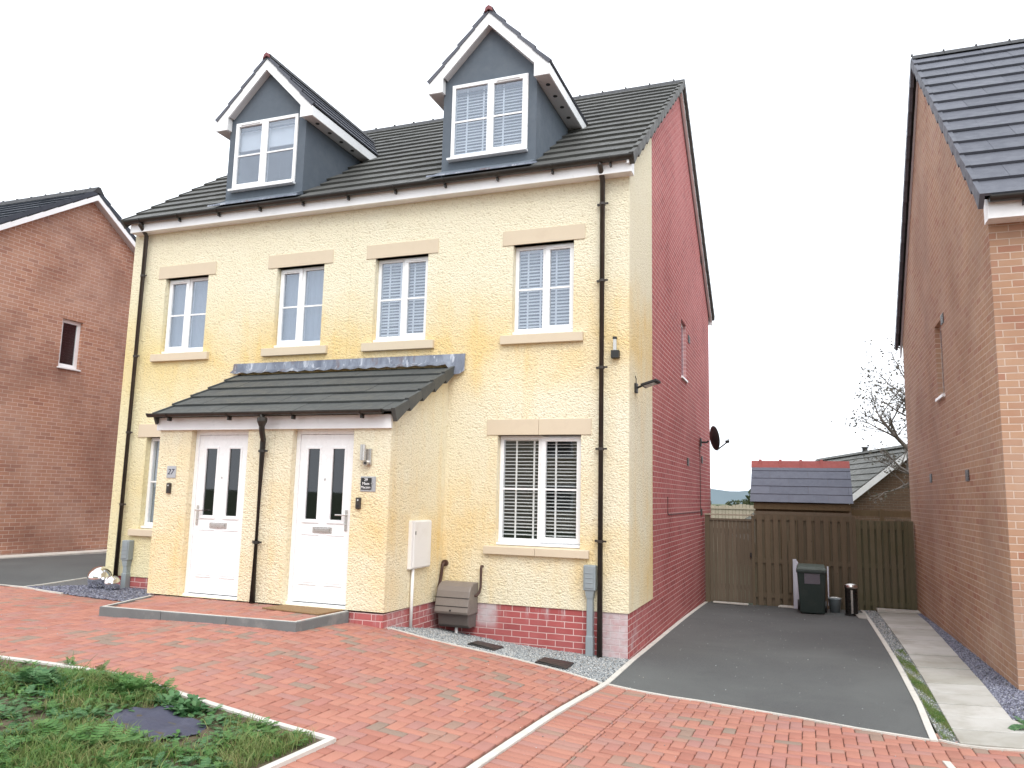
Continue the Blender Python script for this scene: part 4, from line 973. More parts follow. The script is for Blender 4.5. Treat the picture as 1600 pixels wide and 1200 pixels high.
mb.quad((LX,LY0,-.2),(LX,LY0,lrk(LY0)),(-20.5,LY0,lrk(LY0)),(-20.5,LY0,-.2)); mb.quad((LX,LY1,-.2),(-20.5,LY1,-.2),(-20.5,LY1,lrk(LY1)),(LX,LY1,lrk(LY1)))
mb.quad((-20.5,LY0,-.2),(-20.5,LY0,lrk(LY0)),(-20.5,LM,LA),(-20.5,LY1,lrk(LY1)),(-20.5,LY1,-.2))
mb.build('wall', 'left_brick', LH)
w_ = MB()
x_ = LX-.06
for (a, b, c, d) in ((lw[0],lw[1],lw[3]-.07,lw[3]),(lw[0],lw[1],lw[2]+.03,lw[2]+.11),(lw[0],lw[0]+.07,lw[2]+.11,lw[3]-.07),(lw[1]-.08,lw[1],lw[2]+.11,lw[3]-.07)): w_.box(x_-.04, x_, a, b, c, d)
w_ = w_.build('side_window', 'upvc', LH, .004)
MB().box(x_-.02, x_-.016, lw[0]+.07, lw[1]-.08, lw[2]+.11, lw[3]-.07).build('window_pane', 'glass_dark', w_)
MB().box(LX-.06, LX+.035, lw[0]-.03, lw[1]+.03, lw[2]-.005, lw[2]+.028).build('window_sill', 'upvc', w_, .004)
rb = MB(); rb.quad((x_-.6,lw[0],lw[2]),(x_-.6,lw[1],lw[2]),(x_-.6,lw[1],lw[3]),(x_-.6,lw[0],lw[3])); rb.quad((x_-.05,lw[1],lw[2]),(x_-.05,lw[1],lw[3]),(x_-.6,lw[1],lw[3]),(x_-.6,lw[1],lw[2])); rb.quad((x_-.05,lw[0],lw[2]),(x_-.6,lw[0],lw[2]),(x_-.6,lw[0],lw[3]),(x_-.05,lw[0],lw[3])); rb.build('room_interior', 'room', w_)
# soldier course over the window
sc_ = MB(); y = lw[0]-.06
while y < lw[1]+.05: sc_.box(LX-.01, LX+.004, y+.005, y+.068, lw[3]+.004, lw[3]+.215); y += .073
sc_.build('soldier_course', 'left_brick', w_)
LS = math.hypot(LY1-LM+.3, LSL*(LY1-LM+.3)); lcs = math.cos(math.atan(LSL)); lsn = math.sin(math.atan(LSL))
mb = MB(); ez_ = lrk(LY0-.3)+.14
tiled(mb, (-20.7, LY0-.3, ez_), (1,0,0), (0,lcs,lsn), 8.33, LS, 15, tw=.6, th=.03, lift=.04); ez2 = lrk(LY1+.3)+.14
tiled(mb, (-20.7, LY1+.3, ez2), (1,0,0), (0,-lcs,lsn), 8.33, LS, 15, tw=.6, th=.03, lift=.04)
verge_caps(mb, (LX+.12, LY0-.3, ez_), (1,0,0), (0,lcs,lsn), LS, 15, drop=.085, w=.05, taper=.9); verge_caps(mb, (LX+.12, LY1+.3, ez2), (1,0,0), (0,-lcs,lsn), LS, 15, drop=.085, w=.05, taper=.9)
lr_ = mb.build('roof', 'left_tile', LH)
mb = MB(); x = -20.7
while x < LX+.15:
    b = min(x+.45, LX+.18); mb.prism([(x,LM-.14,LA+.08),(x,LM-.03,LA+.22),(x,LM+.03,LA+.22),(x,LM+.14,LA+.08)], (b-x-.004,0,0)); mb.box(x-.012,x+.012,LM-.02,LM+.02,LA+.22,LA+.25); x += .45
mb.build('ridge_tiles', 'ridge', lr_)
mb = MB(); mb.quad((-20.6,LY0-.25,ez_),(LX+.1,LY0-.25,ez_),(LX+.1,LM,LA+.12),(-20.6,LM,LA+.12)); mb.quad((-20.6,LY1+.25,ez2),(-20.6,LM,LA+.12),(LX+.1,LM,LA+.12),(LX+.1,LY1+.25,ez2)); mb.build('roof_underlay', 'black', lr_)
mb = MB()
for sg in (-1, 1):
    ye = LY0-.28 if sg == -1 else LY1+.28
    P = [(LX+.145,LM,LA+.065),(LX+.145,ye,lrk(ye)+.065),(LX+.145,ye,lrk(ye)-.075),(LX+.145,LM,LA-.075)]
    mb.prism(P, (.025,0,0))
mb.build('barge_board', 'fascia', LH)
mb = MB()
for sg in (-1, 1):
    ye = LY0-.28 if sg == -1 else LY1+.28
    mb.prism([(LX,LM,LA-.06),(LX,ye,lrk(ye)-.06),(LX,ye,lrk(ye)-.07),(LX,LM,LA-.07)], (.144,0,0))
mb.build('soffit', 'soffit_grey', LH)

# ================================================================== GROUND
def axis(lo, hi, step, far):
    a = list(np.arange(lo, hi+1e-6, step)); d = step; x = lo; L = []
    while x > -far: d *= 1.35; x -= d; L.append(x)
    d = step; x = hi; Rr = []
    while x < far: d *= 1.35; x += d; Rr.append(x)
    return np.array(L[::-1]+a+Rr)
gxs = axis(-15, 8, .5, 1500); gys = axis(-15, 14, .5, 1500)
XX, YY = np.meshgrid(gxs, gys, indexing='ij'); ZZ = G(XX, YY)-.045
V = np.stack([XX, YY, ZZ], -1).reshape(-1, 3); ny = len(gys)
I, J = np.meshgrid(np.arange(len(gxs)-1), np.arange(ny-1), indexing='ij'); a = (I*ny+J).ravel()
o_ = npmesh('ground', V, np.stack([a, a+ny, a+ny+1, a+1], -1), 'ground', smooth=True); tag(o_, kind='structure')

drive = [(.03,-1.29),(1.02,-1.47),(1.83,-1.74),(2.33,-1.97),(2.845,-2.17),(2.88,-1.0),(2.90,1.5),(2.90,7.34),(.0,7.34)]
gravel_bed = [(-2.45,-1.33),(-2.19,-1.30),(-1.89,-1.25),(-1.52,-1.16),(-1.07,-1.12),(-.66,-1.16),(-.27,-1.22),(.0,-1.27),(.0,.02),(-2.45,.02)]
slate_bed = [(-8.72,-.84),(-7.80,-.98),(-7.09,-1.17),(-6.08,-1.47),(-5.80,-1.47),(-5.80,.02),(-8.1,.02),(-8.1,3.0),(-8.95,3.0)]
left_drive = [(-12.2,-1.5),(-9.0,-.95),(-8.74,-.84),(-8.98,3.0),(-8.9,13),(-12.2,13)]
verge = [(-7.5,-4.75),(-4.27,-4.53),(-3.74,-4.52),(-3.10,-4.52),(-2.48,-4.61),(-1.94,-4.70),(-1.36,-4.77),(-.92,-4.80),(-.92,-9.5),(-7.5,-9.5)]
slabp = [(-5.40,-2.51),(-2.93,-2.375),(-2.875,-1.46),(-5.70,-1.46),(-5.66,-1.55)]
path_r = [(3.03,-2.25),(3.06,-.9),(3.11,2),(3.15,7.3),(3.80,7.3),(3.77,5.3),(3.65,1.65),(3.60,-.06),(3.56,-1.29),(3.60,-1.9),(3.62,-2.2)]
strip_m = [(2.92,-2.12),(3.03,-2.22),(3.06,-.9),(3.11,2),(3.15,7.3),(2.93,7.3)]
strip_r = [(3.56,-1.29),(3.60,-.06),(3.65,1.65),(3.77,5.3),(3.80,7.3),(3.90,7.3),(3.90,-.3),(3.9,-1.4)]
sheet('paving_bed', [(-16,-14),(9,-14),(9,-.2),(3.7,-.2),(3.7,-2),(2.8,-2),(1,-1.2),(-2.4,-.9),(-2.4,.05),(-8.3,.05),(-9,1.0),(-12.3,1.5),(-16,1.5)], -.016, 'joint', .4)
sheet('driveway', drive, .004, 'tarmac', .3)
sheet('side_driveway', left_drive, .010, 'tarmac', .35)
sheet('gravel_bed', gravel_bed, .004, 'bed', .2)
sheet('slate_bed', slate_bed, .006, 'bed', .2)
sheet('verge_soil', verge, .006, 'soil', .25)
sheet('moss_strip', strip_m, .002, 'moss', .2)
sheet('side_strip', strip_r, .006, 'bed', .2)

def blocks_mesh(rects, zf, name, mat='paver'):
    """bevelled paving blocks, each an island"""
    Rc = np.array(rects); n = len(Rc); gp = .0034; bv = .007
    x0, x1, y0, y1 = Rc[:,0]+gp, Rc[:,1]-gp, Rc[:,2]+gp, Rc[:,3]-gp
    jz = rng.normal(0, .0012, n); tx = rng.normal(0, .006, n); ty = rng.normal(0, .006, n); cx, cy = (x0+x1)/2, (y0+y1)/2
    def ring(i, dz):
        xs = [x0+i, x1-i, x1-i, x0+i]; ys = [y0+i, y0+i, y1-i, y1-i]
        return [np.stack([x, y, zf(x, y)+dz+jz+tx*(x-cx)+ty*(y-cy)], -1) for x, y in zip(xs, ys)]
    V = np.stack(ring(0,-.03)+ring(0,-.004)+ring(bv,0), 1)
    base = (np.arange(n)*12)[:,None]
    fs = []
    for l in (0, 4):
        for j in range(4): fs.append([l+j, l+(j+1) % 4, l+4+(j+1) % 4, l+4+j])
    fs.append([8,9,10,11])
    F = np.concatenate([base+np.array(f)[None,:] for f in fs])
    return npmesh(name, V.reshape(-1,3), F, mat)
def herring(x0, x1, y0, y1, a=.1, clip=None):
    out = []; i0, i1, j0, j1 = int(x0/a)-2, int(x1/a)+2, int(y0/a)-2, int(y1/a)+2
    for i in range(i0, i1):
        for j in range(j0, j1):
            d = (i-j) % 4
            if d == 0: r_ = [i*a, (i+2)*a, j*a, (j+1)*a]
            elif d == 2: r_ = [i*a, (i+1)*a, (j-1)*a, (j+1)*a]
            else: continue
            r_ = [max(r_[0], x0), min(r_[1], x1), max(r_[2], y0), min(r_[3], y1)]
            if r_[1]-r_[0] > .025 and r_[3]-r_[2] > .025: out.append(r_)
    return out
rects = herring(-15,-.152,-9.5,1.6)+herring(.475,7.5,-9.5,.5)
y = -9.5
while y < -1.1: rects.append([-.148,-.036,y,y+.2]); y += .2
y = -9.5
while y < -1.1: rects.append([.062,.265,y,y+.1]); rects.append([.268,.472,y+.0,y+.1]); y += .1
Rc = np.array(rects)
cor = [(Rc[:,i], Rc[:,j]) for i in (0,1) for j in (2,3)]
drop = np.zeros(len(Rc), bool)
for P in (drive, gravel_bed, slate_bed, left_drive, verge, slabp, path_r, strip_m):
    drop |= np.all([inpoly(cx, cy, P) for cx, cy in cor], axis=0)
ccx, ccy = (Rc[:,0]+Rc[:,1])/2, (Rc[:,2]+Rc[:,3])/2
drop |= (ccy > -.2) & (ccx > -8.6); drop |= (ccx < -12.2) & (ccy > -1.75); drop |= (ccx < -8.9) & (ccy > -.9)
drop |= (ccx > -2.5) & (ccx < 0) & (ccy > -1.0); drop |= (ccx > 0) & (ccx < 2.8) & (ccy > -1.2); drop |= (ccx > 2.9) & (ccy > -1.9); drop |= (ccy > -1.4) & (ccx > -6) & (ccx < -2.4)
for P in (gravel_bed, slate_bed, verge, drive, left_drive, slabp): drop |= inpoly(ccx, ccy, P) & np.any([inpoly(cx, cy, P) for cx, cy in cor], axis=0) & np.all([inpoly(cx, cy, P) for cx, cy in cor], axis=0)
o_ = blocks_mesh(Rc[~drop], lambda x, y: G(x, y)+.0, 'block_paving'); tag(o_, kind='structure')

# step platform
sheet_z = .538
rs_ = [r_ for r_ in herring(-5.9,-2.915,-2.355,-1.46)]
lx = lambda y: -5.40-(y+2.51)*.27
rs_ = [r_ for r_ in rs_ if r_[0] > lx(r_[2])+.03 and inpoly((r_[0]+r_[1])/2, (r_[2]+r_[3])/2, slabp) and (r_[2] > -2.45 or True)]
o_ = blocks_mesh(rs_, lambda x, y: np.full_like(np.asarray(x, float), sheet_z), 'step_paving')
for v in o_.data.vertices: v.co.y += .052*(v.co.x+2.93)*min(1, max(0, (-1.46-v.co.y)/.9))
tag(o_, kind='structure')
mb = MB(); P3 = [(x, y, sheet_z-.012) for x, y in slabp]; mb.prism([(x,y,.2) for x,y in slabp], (0,0,sheet_z-.012-.2))
tag(mb.build('step_base', 'joint'), kind='structure')
mb = MB(); mt_ = MB()
def kerbrun(a, b, n, w=.055):
    a, b = Vector((*a,0)), Vector((*b,0)); d = (b-a)/n; nrm_ = Vector((-d.y, d.x, 0)).normalized()*w
    for i in range(n):
        p = a+d*i; dd_ = d*(1-.006/d.length)
        mb.obox((p.x,p.y,.25), (dd_.x,dd_.y,0), (nrm_.x,nrm_.y,0), (0,0,sheet_z+.002-.25+random.uniform(-.002,.002)))
kerbrun((-5.42,-2.53), (-2.915,-2.395), 3); kerbrun((-2.915,-2.395), (-2.86,-1.475), 1); kerbrun((-5.68,-1.55), (-5.42,-2.53), 1)
tag(mb.build('step_kerb', 'kerb', None, .006), kind='structure')
mb = MB()
for a, b in (((-5.40,-2.506),(-2.925,-2.372)), ((-2.945,-2.37),(-2.89,-1.48)), ((-5.655,-1.55),(-5.395,-2.50))):
    a, b = Vector((*a,0)), Vector((*b,0)); d = b-a; nn = Vector((-d.y,d.x,0)).normalized()*.024; a = a-nn*.4
    mb.obox((a.x,a.y,sheet_z-.01), (d.x,d.y,0), (nn.x,nn.y,0), (0,0,.0165))
tag(mb.build('kerb_edge', 'kerb_top', None, .002), kind='structure')

# concrete edgings
edging('edging', [(.034,-9.5),(.036,-1.2),(.035,.0),(.034,7.3)], .062, top=.010)
edging('edging', [(-2.46,-1.335),(-2.19,-1.31),(-1.89,-1.26),(-1.52,-1.17),(-1.07,-1.13),(-.66,-1.17),(-.27,-1.235),(.0,-1.285)], .028, top=.010)
edging('edging', drive[:1]+[(1.02,-1.47),(1.83,-1.74),(2.33,-1.97),(2.86,-2.17)], .03, top=.010)
edging('edging', [(2.86,-2.19),(2.90,-1.0),(2.915,1.5),(2.915,7.3)], .055, top=.014)
edging('edging', [(2.90,-2.14),(3.03,-2.24),(3.2,-2.27),(3.62,-2.22),(4.2,-2.1)], .022, top=.012)
edging('edging', [(2.86,-2.75),(2.92,-3.6),(2.98,-6)], .05, top=.010)
edging('edging', [(-7.5,-4.74),(-4.27,-4.52),(-3.74,-4.505),(-3.10,-4.505),(-2.48,-4.595),(-1.94,-4.685),(-1.36,-4.755),(-.90,-4.79)], .052, top=.022)
edging('edging', [(-.905,-4.77),(-.905,-9.5)], .052, top=.022)
edging('edging', [(-13,-1.6),(-9.3,-.98),(-8.74,-.86),(-7.8,-.99)], .03, top=.018)
edging('edging', [(-8.73,-.84),(-8.95,3.0)], .04, top=.018)
tag(MB().add([(-12.45,-1.6,.40),(-12.12,-1.6,.40),(-12.12,12,.36),(-12.45,12,.36),(-12.45,-1.6,.54),(-12.12,-1.6,.52),(-12.12,12,.30+.12),(-12.45,12,.30+.13)], [(0,3,2,1),(4,5,6,7),(0,1,5,4),(1,2,6,5),(2,3,7,6),(3,0,4,7)]).build('side_kerb', 'kerb_top'), kind='structure')
for z in (0,):
    pass
# path slabs on the right
mb = MB(); y = -2.22; pr = lambda y: np.interp(y, [-2.2,-1.29,-.06,1.65,5.3,7.3],[3.60,3.56,3.60,3.65,3.77,3.80]); pl = lambda y: np.interp(y,[-2.25,-.9,2,7.3],[3.03,3.06,3.11,3.15])
k_ = 0
while y < 7.0:
    yn = y+.44; e0 = .0 if k_ > 1 else .35*(2-k_)
    P = [(pl(y), y), (pr(y)+e0, y), (pr(yn)+(0 if k_ > 0 else e0*.6), yn-.022), (pl(yn), yn-.022)]
    jz = random.uniform(-.004,.004); zs = [g(*p)+.018+jz for p in P]
    mb.add([(p[0],p[1],z-.05) for p,z in zip(P,zs)]+[(p[0],p[1],z) for p,z in zip(P,zs)], [(0,3,2,1),(4,5,6,7),(0,1,5,4),(1,2,6,5),(2,3,7,6),(3,0,4,7)]); y = yn; k_ += 1
tag(mb.build('path', 'slab', None, .005), kind='structure')
P = [(2.93,7.24),(3.86,7.24),(3.86,7.02),(2.95,7.02)]
tag(MB().prism([(3.15,6.88,g(3.4,7)+.02),(3.86,6.88,g(3.4,7)+.02),(3.86,7.22,g(3.4,7)+.02),(3.15,7.22,g(3.4,7)+.02)], (0,0,.03)).build('path_end_slab', 'kerb_top'), kind='structure')

# stones
def stones(name, poly, n, smin, smax, mat, flat=.6, lift=.008, kind='stuff', holes=()):
    xs = [p[0] for p in poly]; ys = [p[1] for p in poly]; P = []
    while len(P) < n:
        x = rng.uniform(min(xs), max(xs), n*2); y = rng.uniform(min(ys), max(ys), n*2); k = inpoly(x, y, poly)
        for h in holes: k &= ~inpoly(x, y, h)
        P += list(zip(x[k], y[k]))
    P = np.array(P[:n]); z = G(P[:,0], P[:,1])+lift
    oc = np.array([(1,0,0),(0,1,0),(-1,0,0),(0,-1,0),(.3,.2,1),(-.2,-.3,-1)], float); of = np.array([(0,1,4),(1,2,4),(2,3,4),(3,0,4),(1,0,5),(2,1,5),(3,2,5),(0,3,5)])
    s = rng.uniform(smin, smax, (n,1,1)); an = rng.uniform(0, 6.28, n); V = oc[None]*s*rng.uniform(.55, 1.15, (n,6,3)); V[:,:,2] *= flat
    tl = rng.normal(0, .35, (n,2)); V[:,:,2] += V[:,:,0]*tl[:,:1]+V[:,:,1]*tl[:,1:]
    c, s_ = np.cos(an)[:,None], np.sin(an)[:,None]; X = V[:,:,0]*c-V[:,:,1]*s_; Y = V[:,:,0]*s_+V[:,:,1]*c
    V = np.stack([X+P[:,0,None], Y+P[:,1,None], V[:,:,2]+z[:,None]], -1).reshape(-1,3); F = (of[None]+(np.arange(n)*6)[:,None,None]).reshape(-1,3)
    o = npmesh(name, V, F, mat); return tag(o, kind=kind)
mh1 = [(-1.70,-.50),(-1.36,-.52),(-1.30,-.98),(-1.62,-.98)]; mh2 = [(-.80,-.72),(-.46,-.70),(-.42,-1.14),(-.76,-1.16)]
o_ = stones('gravel', gravel_bed, 16000, .008, .017, 'gravel', holes=(mh1, mh2)); tag(o_, 'loose grey gravel along the foot of the front wall', 'gravel')
o_ = stones('slate_chippings', [p for p in slate_bed if p[1] < 2.5]+[], 9000, .014, .034, 'slate_chip', .35, .012); tag(o_, 'purple grey slate chippings around the steel balls', 'slate chippings')
o_ = stones('gravel', strip_r, 7000, .008, .02, 'slate_chip', .6); tag(o_, 'dark slate gravel between the path and the right house', 'gravel')
o_ = stones('gravel', [(2.93,1.0),(3.09,1.0),(3.15,7.3),(2.93,7.3)], 3000, .008, .018, 'gravel', .6, .006); tag(o_, 'grey gravel strip between the driveway and the path', 'gravel')
o_ = stones('gravel', [(2.93,-2.1),(3.03,-2.2),(3.07,-.9),(3.10,1.0),(2.93,1.0)], 1500, .006, .014, 'gravel', .5, .002); tag(o_, 'thin grey gravel half buried in moss beside the driveway', 'gravel')
# sparse debris
def blob(c, r, mat, name, parent=None, seed=0, sq=(1,1,1)):
    bm = bmesh.new(); bmesh.ops.create_icosphere(bm, subdivisions=2, radius=1); rd = random.Random(seed)
    for v in bm.verts: v.co = Vector((v.co.x*r*sq[0], v.co.y*r*sq[1], v.co.z*r*sq[2]))*rd.uniform(.8,1.1)+Vector(c)
    me = bpy.data.meshes.new(name); bm.to_mesh(me); bm.free(); me.materials.append(M[mat]); o = bpy.data.objects.new(name, me); col.objects.link(o)
    if parent: o.parent = parent; o.matrix_parent_inverse = base_matrix(parent).inverted()
    return o

o_ = stones('grit', [(.1,-1.25),(2.8,-2.1),(2.85,7.2),(.1,7.2)], 260, .003, .009, 'gravel', .6, .006); tag(o_, 'scattered grit on the tarmac driveway', 'grit')
o_ = stones('grit', [(-8,-4.4),(-.1,-4.6),(2.8,-2.4),(2.6,-5.5),(-.1,-1.6),(-2.4,-1.5),(-2.8,-2.5),(-8,-2.6)], 220, .003, .008, 'gravel', .6, .003); tag(o_, 'scattered grit on the block paving', 'grit')
# drain covers
for P, lb in ((mh1,'black square drain cover in the gravel nearer the gas meter box'), (mh2,'black square drain cover in the gravel nearer the house corner')):
    z = max(g(*p) for p in P)+.012; t_ = thing('drain_cover', (P[0][0],P[0][1],z), lb, 'drain cover', 'black drain covers in the gravel')
    Z = [g(*p)+.028 for p in P]; mb = MB()
    mb.add([(p[0],p[1],q-.05) for p,q in zip(P,Z)]+[(p[0],p[1],q) for p,q in zip(P,Z)], [(0,1,2,3),(7,6,5,4),(0,4,5,1),(1,5,6,2),(2,6,7,3),(3,7,4,0)]); mb.build('cover_frame', 'black', t_, .004)
    mb = MB(); c = Vector((sum(p[0] for p in P)/4, sum(p[1] for p in P)/4)); Q = [(c.x+(p[0]-c.x)*.86, c.y+(p[1]-c.y)*.86) for p in P]
    mb.add([(p[0],p[1],q-.0) for p,q in zip(Q,Z)]+[(p[0],p[1],q+.005) for p,q in zip(Q,Z)], [(0,1,2,3),(7,6,5,4),(0,4,5,1),(1,5,6,2),(2,6,7,3),(3,7,4,0)]); mb.build('cover_plate', 'black', t_, .003)
# steel balls
for (x, y, r_, lb) in ((-7.93,-.27,.168,'large mirror steel ball on the slate chippings by the house corner'), (-7.60,-.34,.112,'small mirror steel ball beside the large one')):
    bm = bmesh.new(); bmesh.ops.create_uvsphere(bm, u_segments=48, v_segments=32, radius=r_); me = bpy.data.meshes.new('garden_ball'); bm.to_mesh(me); bm.free()
    me.polygons.foreach_set('use_smooth', [True]*len(me.polygons)); me.materials.append(M['chrome']); o_ = bpy.data.objects.new('garden_ball', me); o_.location = (x, y, g(x,y)+r_*.93+.01); col.objects.link(o_)
    tag(o_, lb, 'garden ball', 'mirror steel balls')
# doormat
mb = MB(); cs_ = [(-3.80,-1.62),(-3.72,-1.49),(-2.98,-1.49),(-2.96,-1.90),(-3.20,-1.88),(-3.62,-1.74)]
o_ = MB().prism([(x,y,sheet_z+.002) for x,y in [(-3.80,-1.80),(-2.98,-1.90),(-2.93,-1.50),(-3.72,-1.485)]], (0,0,.016)).build('doormat', 'mat', None, .004); tag(o_, 'brown coir doormat in front of the right front door', 'doormat')

# ================================================================== BACK OF THE DRIVE
FY = 7.3
def boards(mb, x0, x1, y, z0, z1, bw=.1, gap=.004, th=.016, top=None, yj=.003):
    x = x0
    while x < x1-.01:
        b = min(x+bw, x1); zt = z1 if top is None else top((x+b)/2, z1)
        dy = random.uniform(-yj, yj); mb.box(x+gap/2, b-gap/2, y+dy, y+th+dy, z0+random.uniform(-.01,.01), zt+random.uniform(-.004,.004)); x += bw
zf = -.19
t_ = thing('garden_gate', (.5,FY,zf), 'close boarded wooden side gate against the red brick gable', 'gate')
mb = MB(); boards(mb, .114, .938, FY, zf+.04, 1.50, .075); mb.build('gate_boards', 'wood_gate', t_)
for bx_ in ((.12,.93,FY-.02,FY-.001,1.46,1.50),(.12,.93,FY+.02,FY+.05,.1,.2),(.12,.93,FY+.02,FY+.05,1.2,1.3)): MB().box(*bx_).build('gate_rail', 'wood_gate', t_)
for bx_ in ((.02,.115,FY-.02,FY+.07,zf-.05,1.56),(.935,.992,FY-.02,FY+.07,zf-.05,1.56)): MB().box(*bx_).build('gate_post', 'wood_brown', t_)
MB().box(.02,.985,FY-.035,FY+.08,1.562,1.59).build('gate_cap', 'wood_pale', t_)
MB().box(.90,.93,FY-.035,FY-.018,.75,.84).build('gate_latch', 'black', t_)
t_ = thing('garden_fence', (1.9,FY,zf), 'brown hit and miss board fence with wavy top behind the green bin', 'fence', 'fence panels closing off the back gardens')
wavy = lambda x, z: z-.022*abs(math.sin((x-1.0)*math.pi/.2))
mb = MB(); boards(mb, .99, 2.86, FY+.045, zf+.02, 1.60, .10, .012, top=wavy); x = 1.04
while x < 2.78: mb.box(x, x+.095, FY, FY+.014, zf+.02, 1.60-.02*random.random()); x += .155
mb.build('fence_boards', 'wood_brown', t_)
for q in ((1.50,1.60),(.65,.74),(-.02,.07)): MB().box(.99,2.85,FY+.016,FY+.044,*q).build('fence_rail', 'wood_brown', t_)
for bx_ in ((1.62,1.67,FY-.015,FY-.001,.1,1.1),(2.80,2.86,FY-.02,FY+.08,zf-.05,1.62)): MB().box(*bx_).build('fence_post', 'wood_brown', t_)
MB().box(.99,2.80,FY+.03,FY+.07,1.605,1.665).build('fence_top_rail', 'wood_gate', t_)
t_ = thing('garden_fence', (3.35,FY,zf), 'green stained slatted fence beside the right brick house', 'fence', 'fence panels closing off the back gardens')
mb = MB(); x = 2.862
while x < 3.80: mb.box(x, x+.08, FY, FY+.016, zf+.03, 1.56-random.uniform(0,.02)); x += .118
x = 2.93
while x < 3.80: mb.box(x, x+.085, FY+.05, FY+.064, zf+.03, 1.54); x += .118
mb.build('fence_boards', 'wood_green', t_)
for q in ((1.38,1.46),(.65,.73),(-.05,.03)): MB().box(2.88,3.84,FY+.018,FY+.048,*q).build('fence_rail', 'wood_green', t_)
mb = MB(); mb.box(3.76,3.85,FY-.02,FY+.08,zf-.05,1.55); mb.build('fence_post', 'wood_green', t_)
t_ = thing('post_and_rail', (3.5,9,-.3), 'weathered horizontal rail on posts beyond the green fence', 'fence')
mb = MB(); mb.box(2.88,4.3,9,9.03,1.60,1.725); mb.build('rail', 'wood_shed', t_); MB().box(3.42,3.50,8.96,8.998,-.35,1.75).build('post', 'wood_shed', t_); MB().box(4.2,4.28,9.031,9.09,-.35,1.7).build('post', 'wood_shed', t_)
t_ = thing('distant_fence', (-1,25,.2), 'pale vertical board fence seen through the gap beside the gable', 'fence')
mb = MB(); boards(mb, -5.0, 1.0, 25, -.3, 1.70, .14, .012, top=lambda x, z: z+.02*math.sin(x*9)-(.06 if x < -1 else 0)); mb.build('fence_boards', 'wood_pale', t_)
for q in ((1.5,1.56),(.4,.46)): MB().box(-5,1,24.96,24.99,*q).build('fence_rail', 'wood_pale', t_)
# shed with slate roof
t_ = thing('garden_shed', (1.87,8.9,-.3), 'timber shed with grey slate roof and red ridge tiles behind the fence', 'shed')
mb = MB()
for i in range(13):
    z = 1.83-.16*(i+1); mb.box(.96,2.80,8.30-.002*(i % 2),8.32,z+.003,z+.157)
mb.box(.96,2.80,8.32,9.9,-.3,1.8); mb.build('shed_wall', 'wood_shed', t_)
MB().box(.93,2.83,8.22,8.245,1.70,1.83).build('shed_fascia', 'wood_shed', t_, .003)
e0 = Vector((.86,8.17,1.845)); e1 = Vector((.86,9.1,2.70)); ps_ = (e1-e0); SS = ps_.length
mb = MB(); tiled(mb, e0, (1,0,0), ps_, 2.02, SS, 5, tw=.78, th=.010, lift=.014, jit=.001); ps2 = Vector((0,-.93,.855)); tiled(mb, (.86,10.03,1.845), (1,0,0), ps2, 2.02, SS, 5, tw=.78, th=.010, lift=.014)
sr = mb.build('shed_roof', 'slate', t_)
rg = MB(); x = .85
for i in range(5):
    xa = x if i == 0 else .85+.19+(i-1)*.425; xb = .85+.19+i*.425 if i < 4 else 2.88
    rg.prism([(xa,8.98,2.60),(xa,9.09,2.76),(xa,9.11,2.76),(xa,9.22,2.60)], (xb-xa-.004,0,0))
    if i < 4: rg.prism([(xb-.03,8.965,2.575),(xb-.03,9.085,2.79),(xb-.03,9.115,2.79),(xb-.03,9.235,2.575)], (.06,0,0))
rg.build('shed_ridge', 'red_ridge', t_)
mb = MB(); mb.prism([(.955,8.3,1.82),(.955,9.1,2.62),(.955,9.9,1.82)], (1.85,0,0)); mb.build('shed_gable', 'wood_shed', t_)

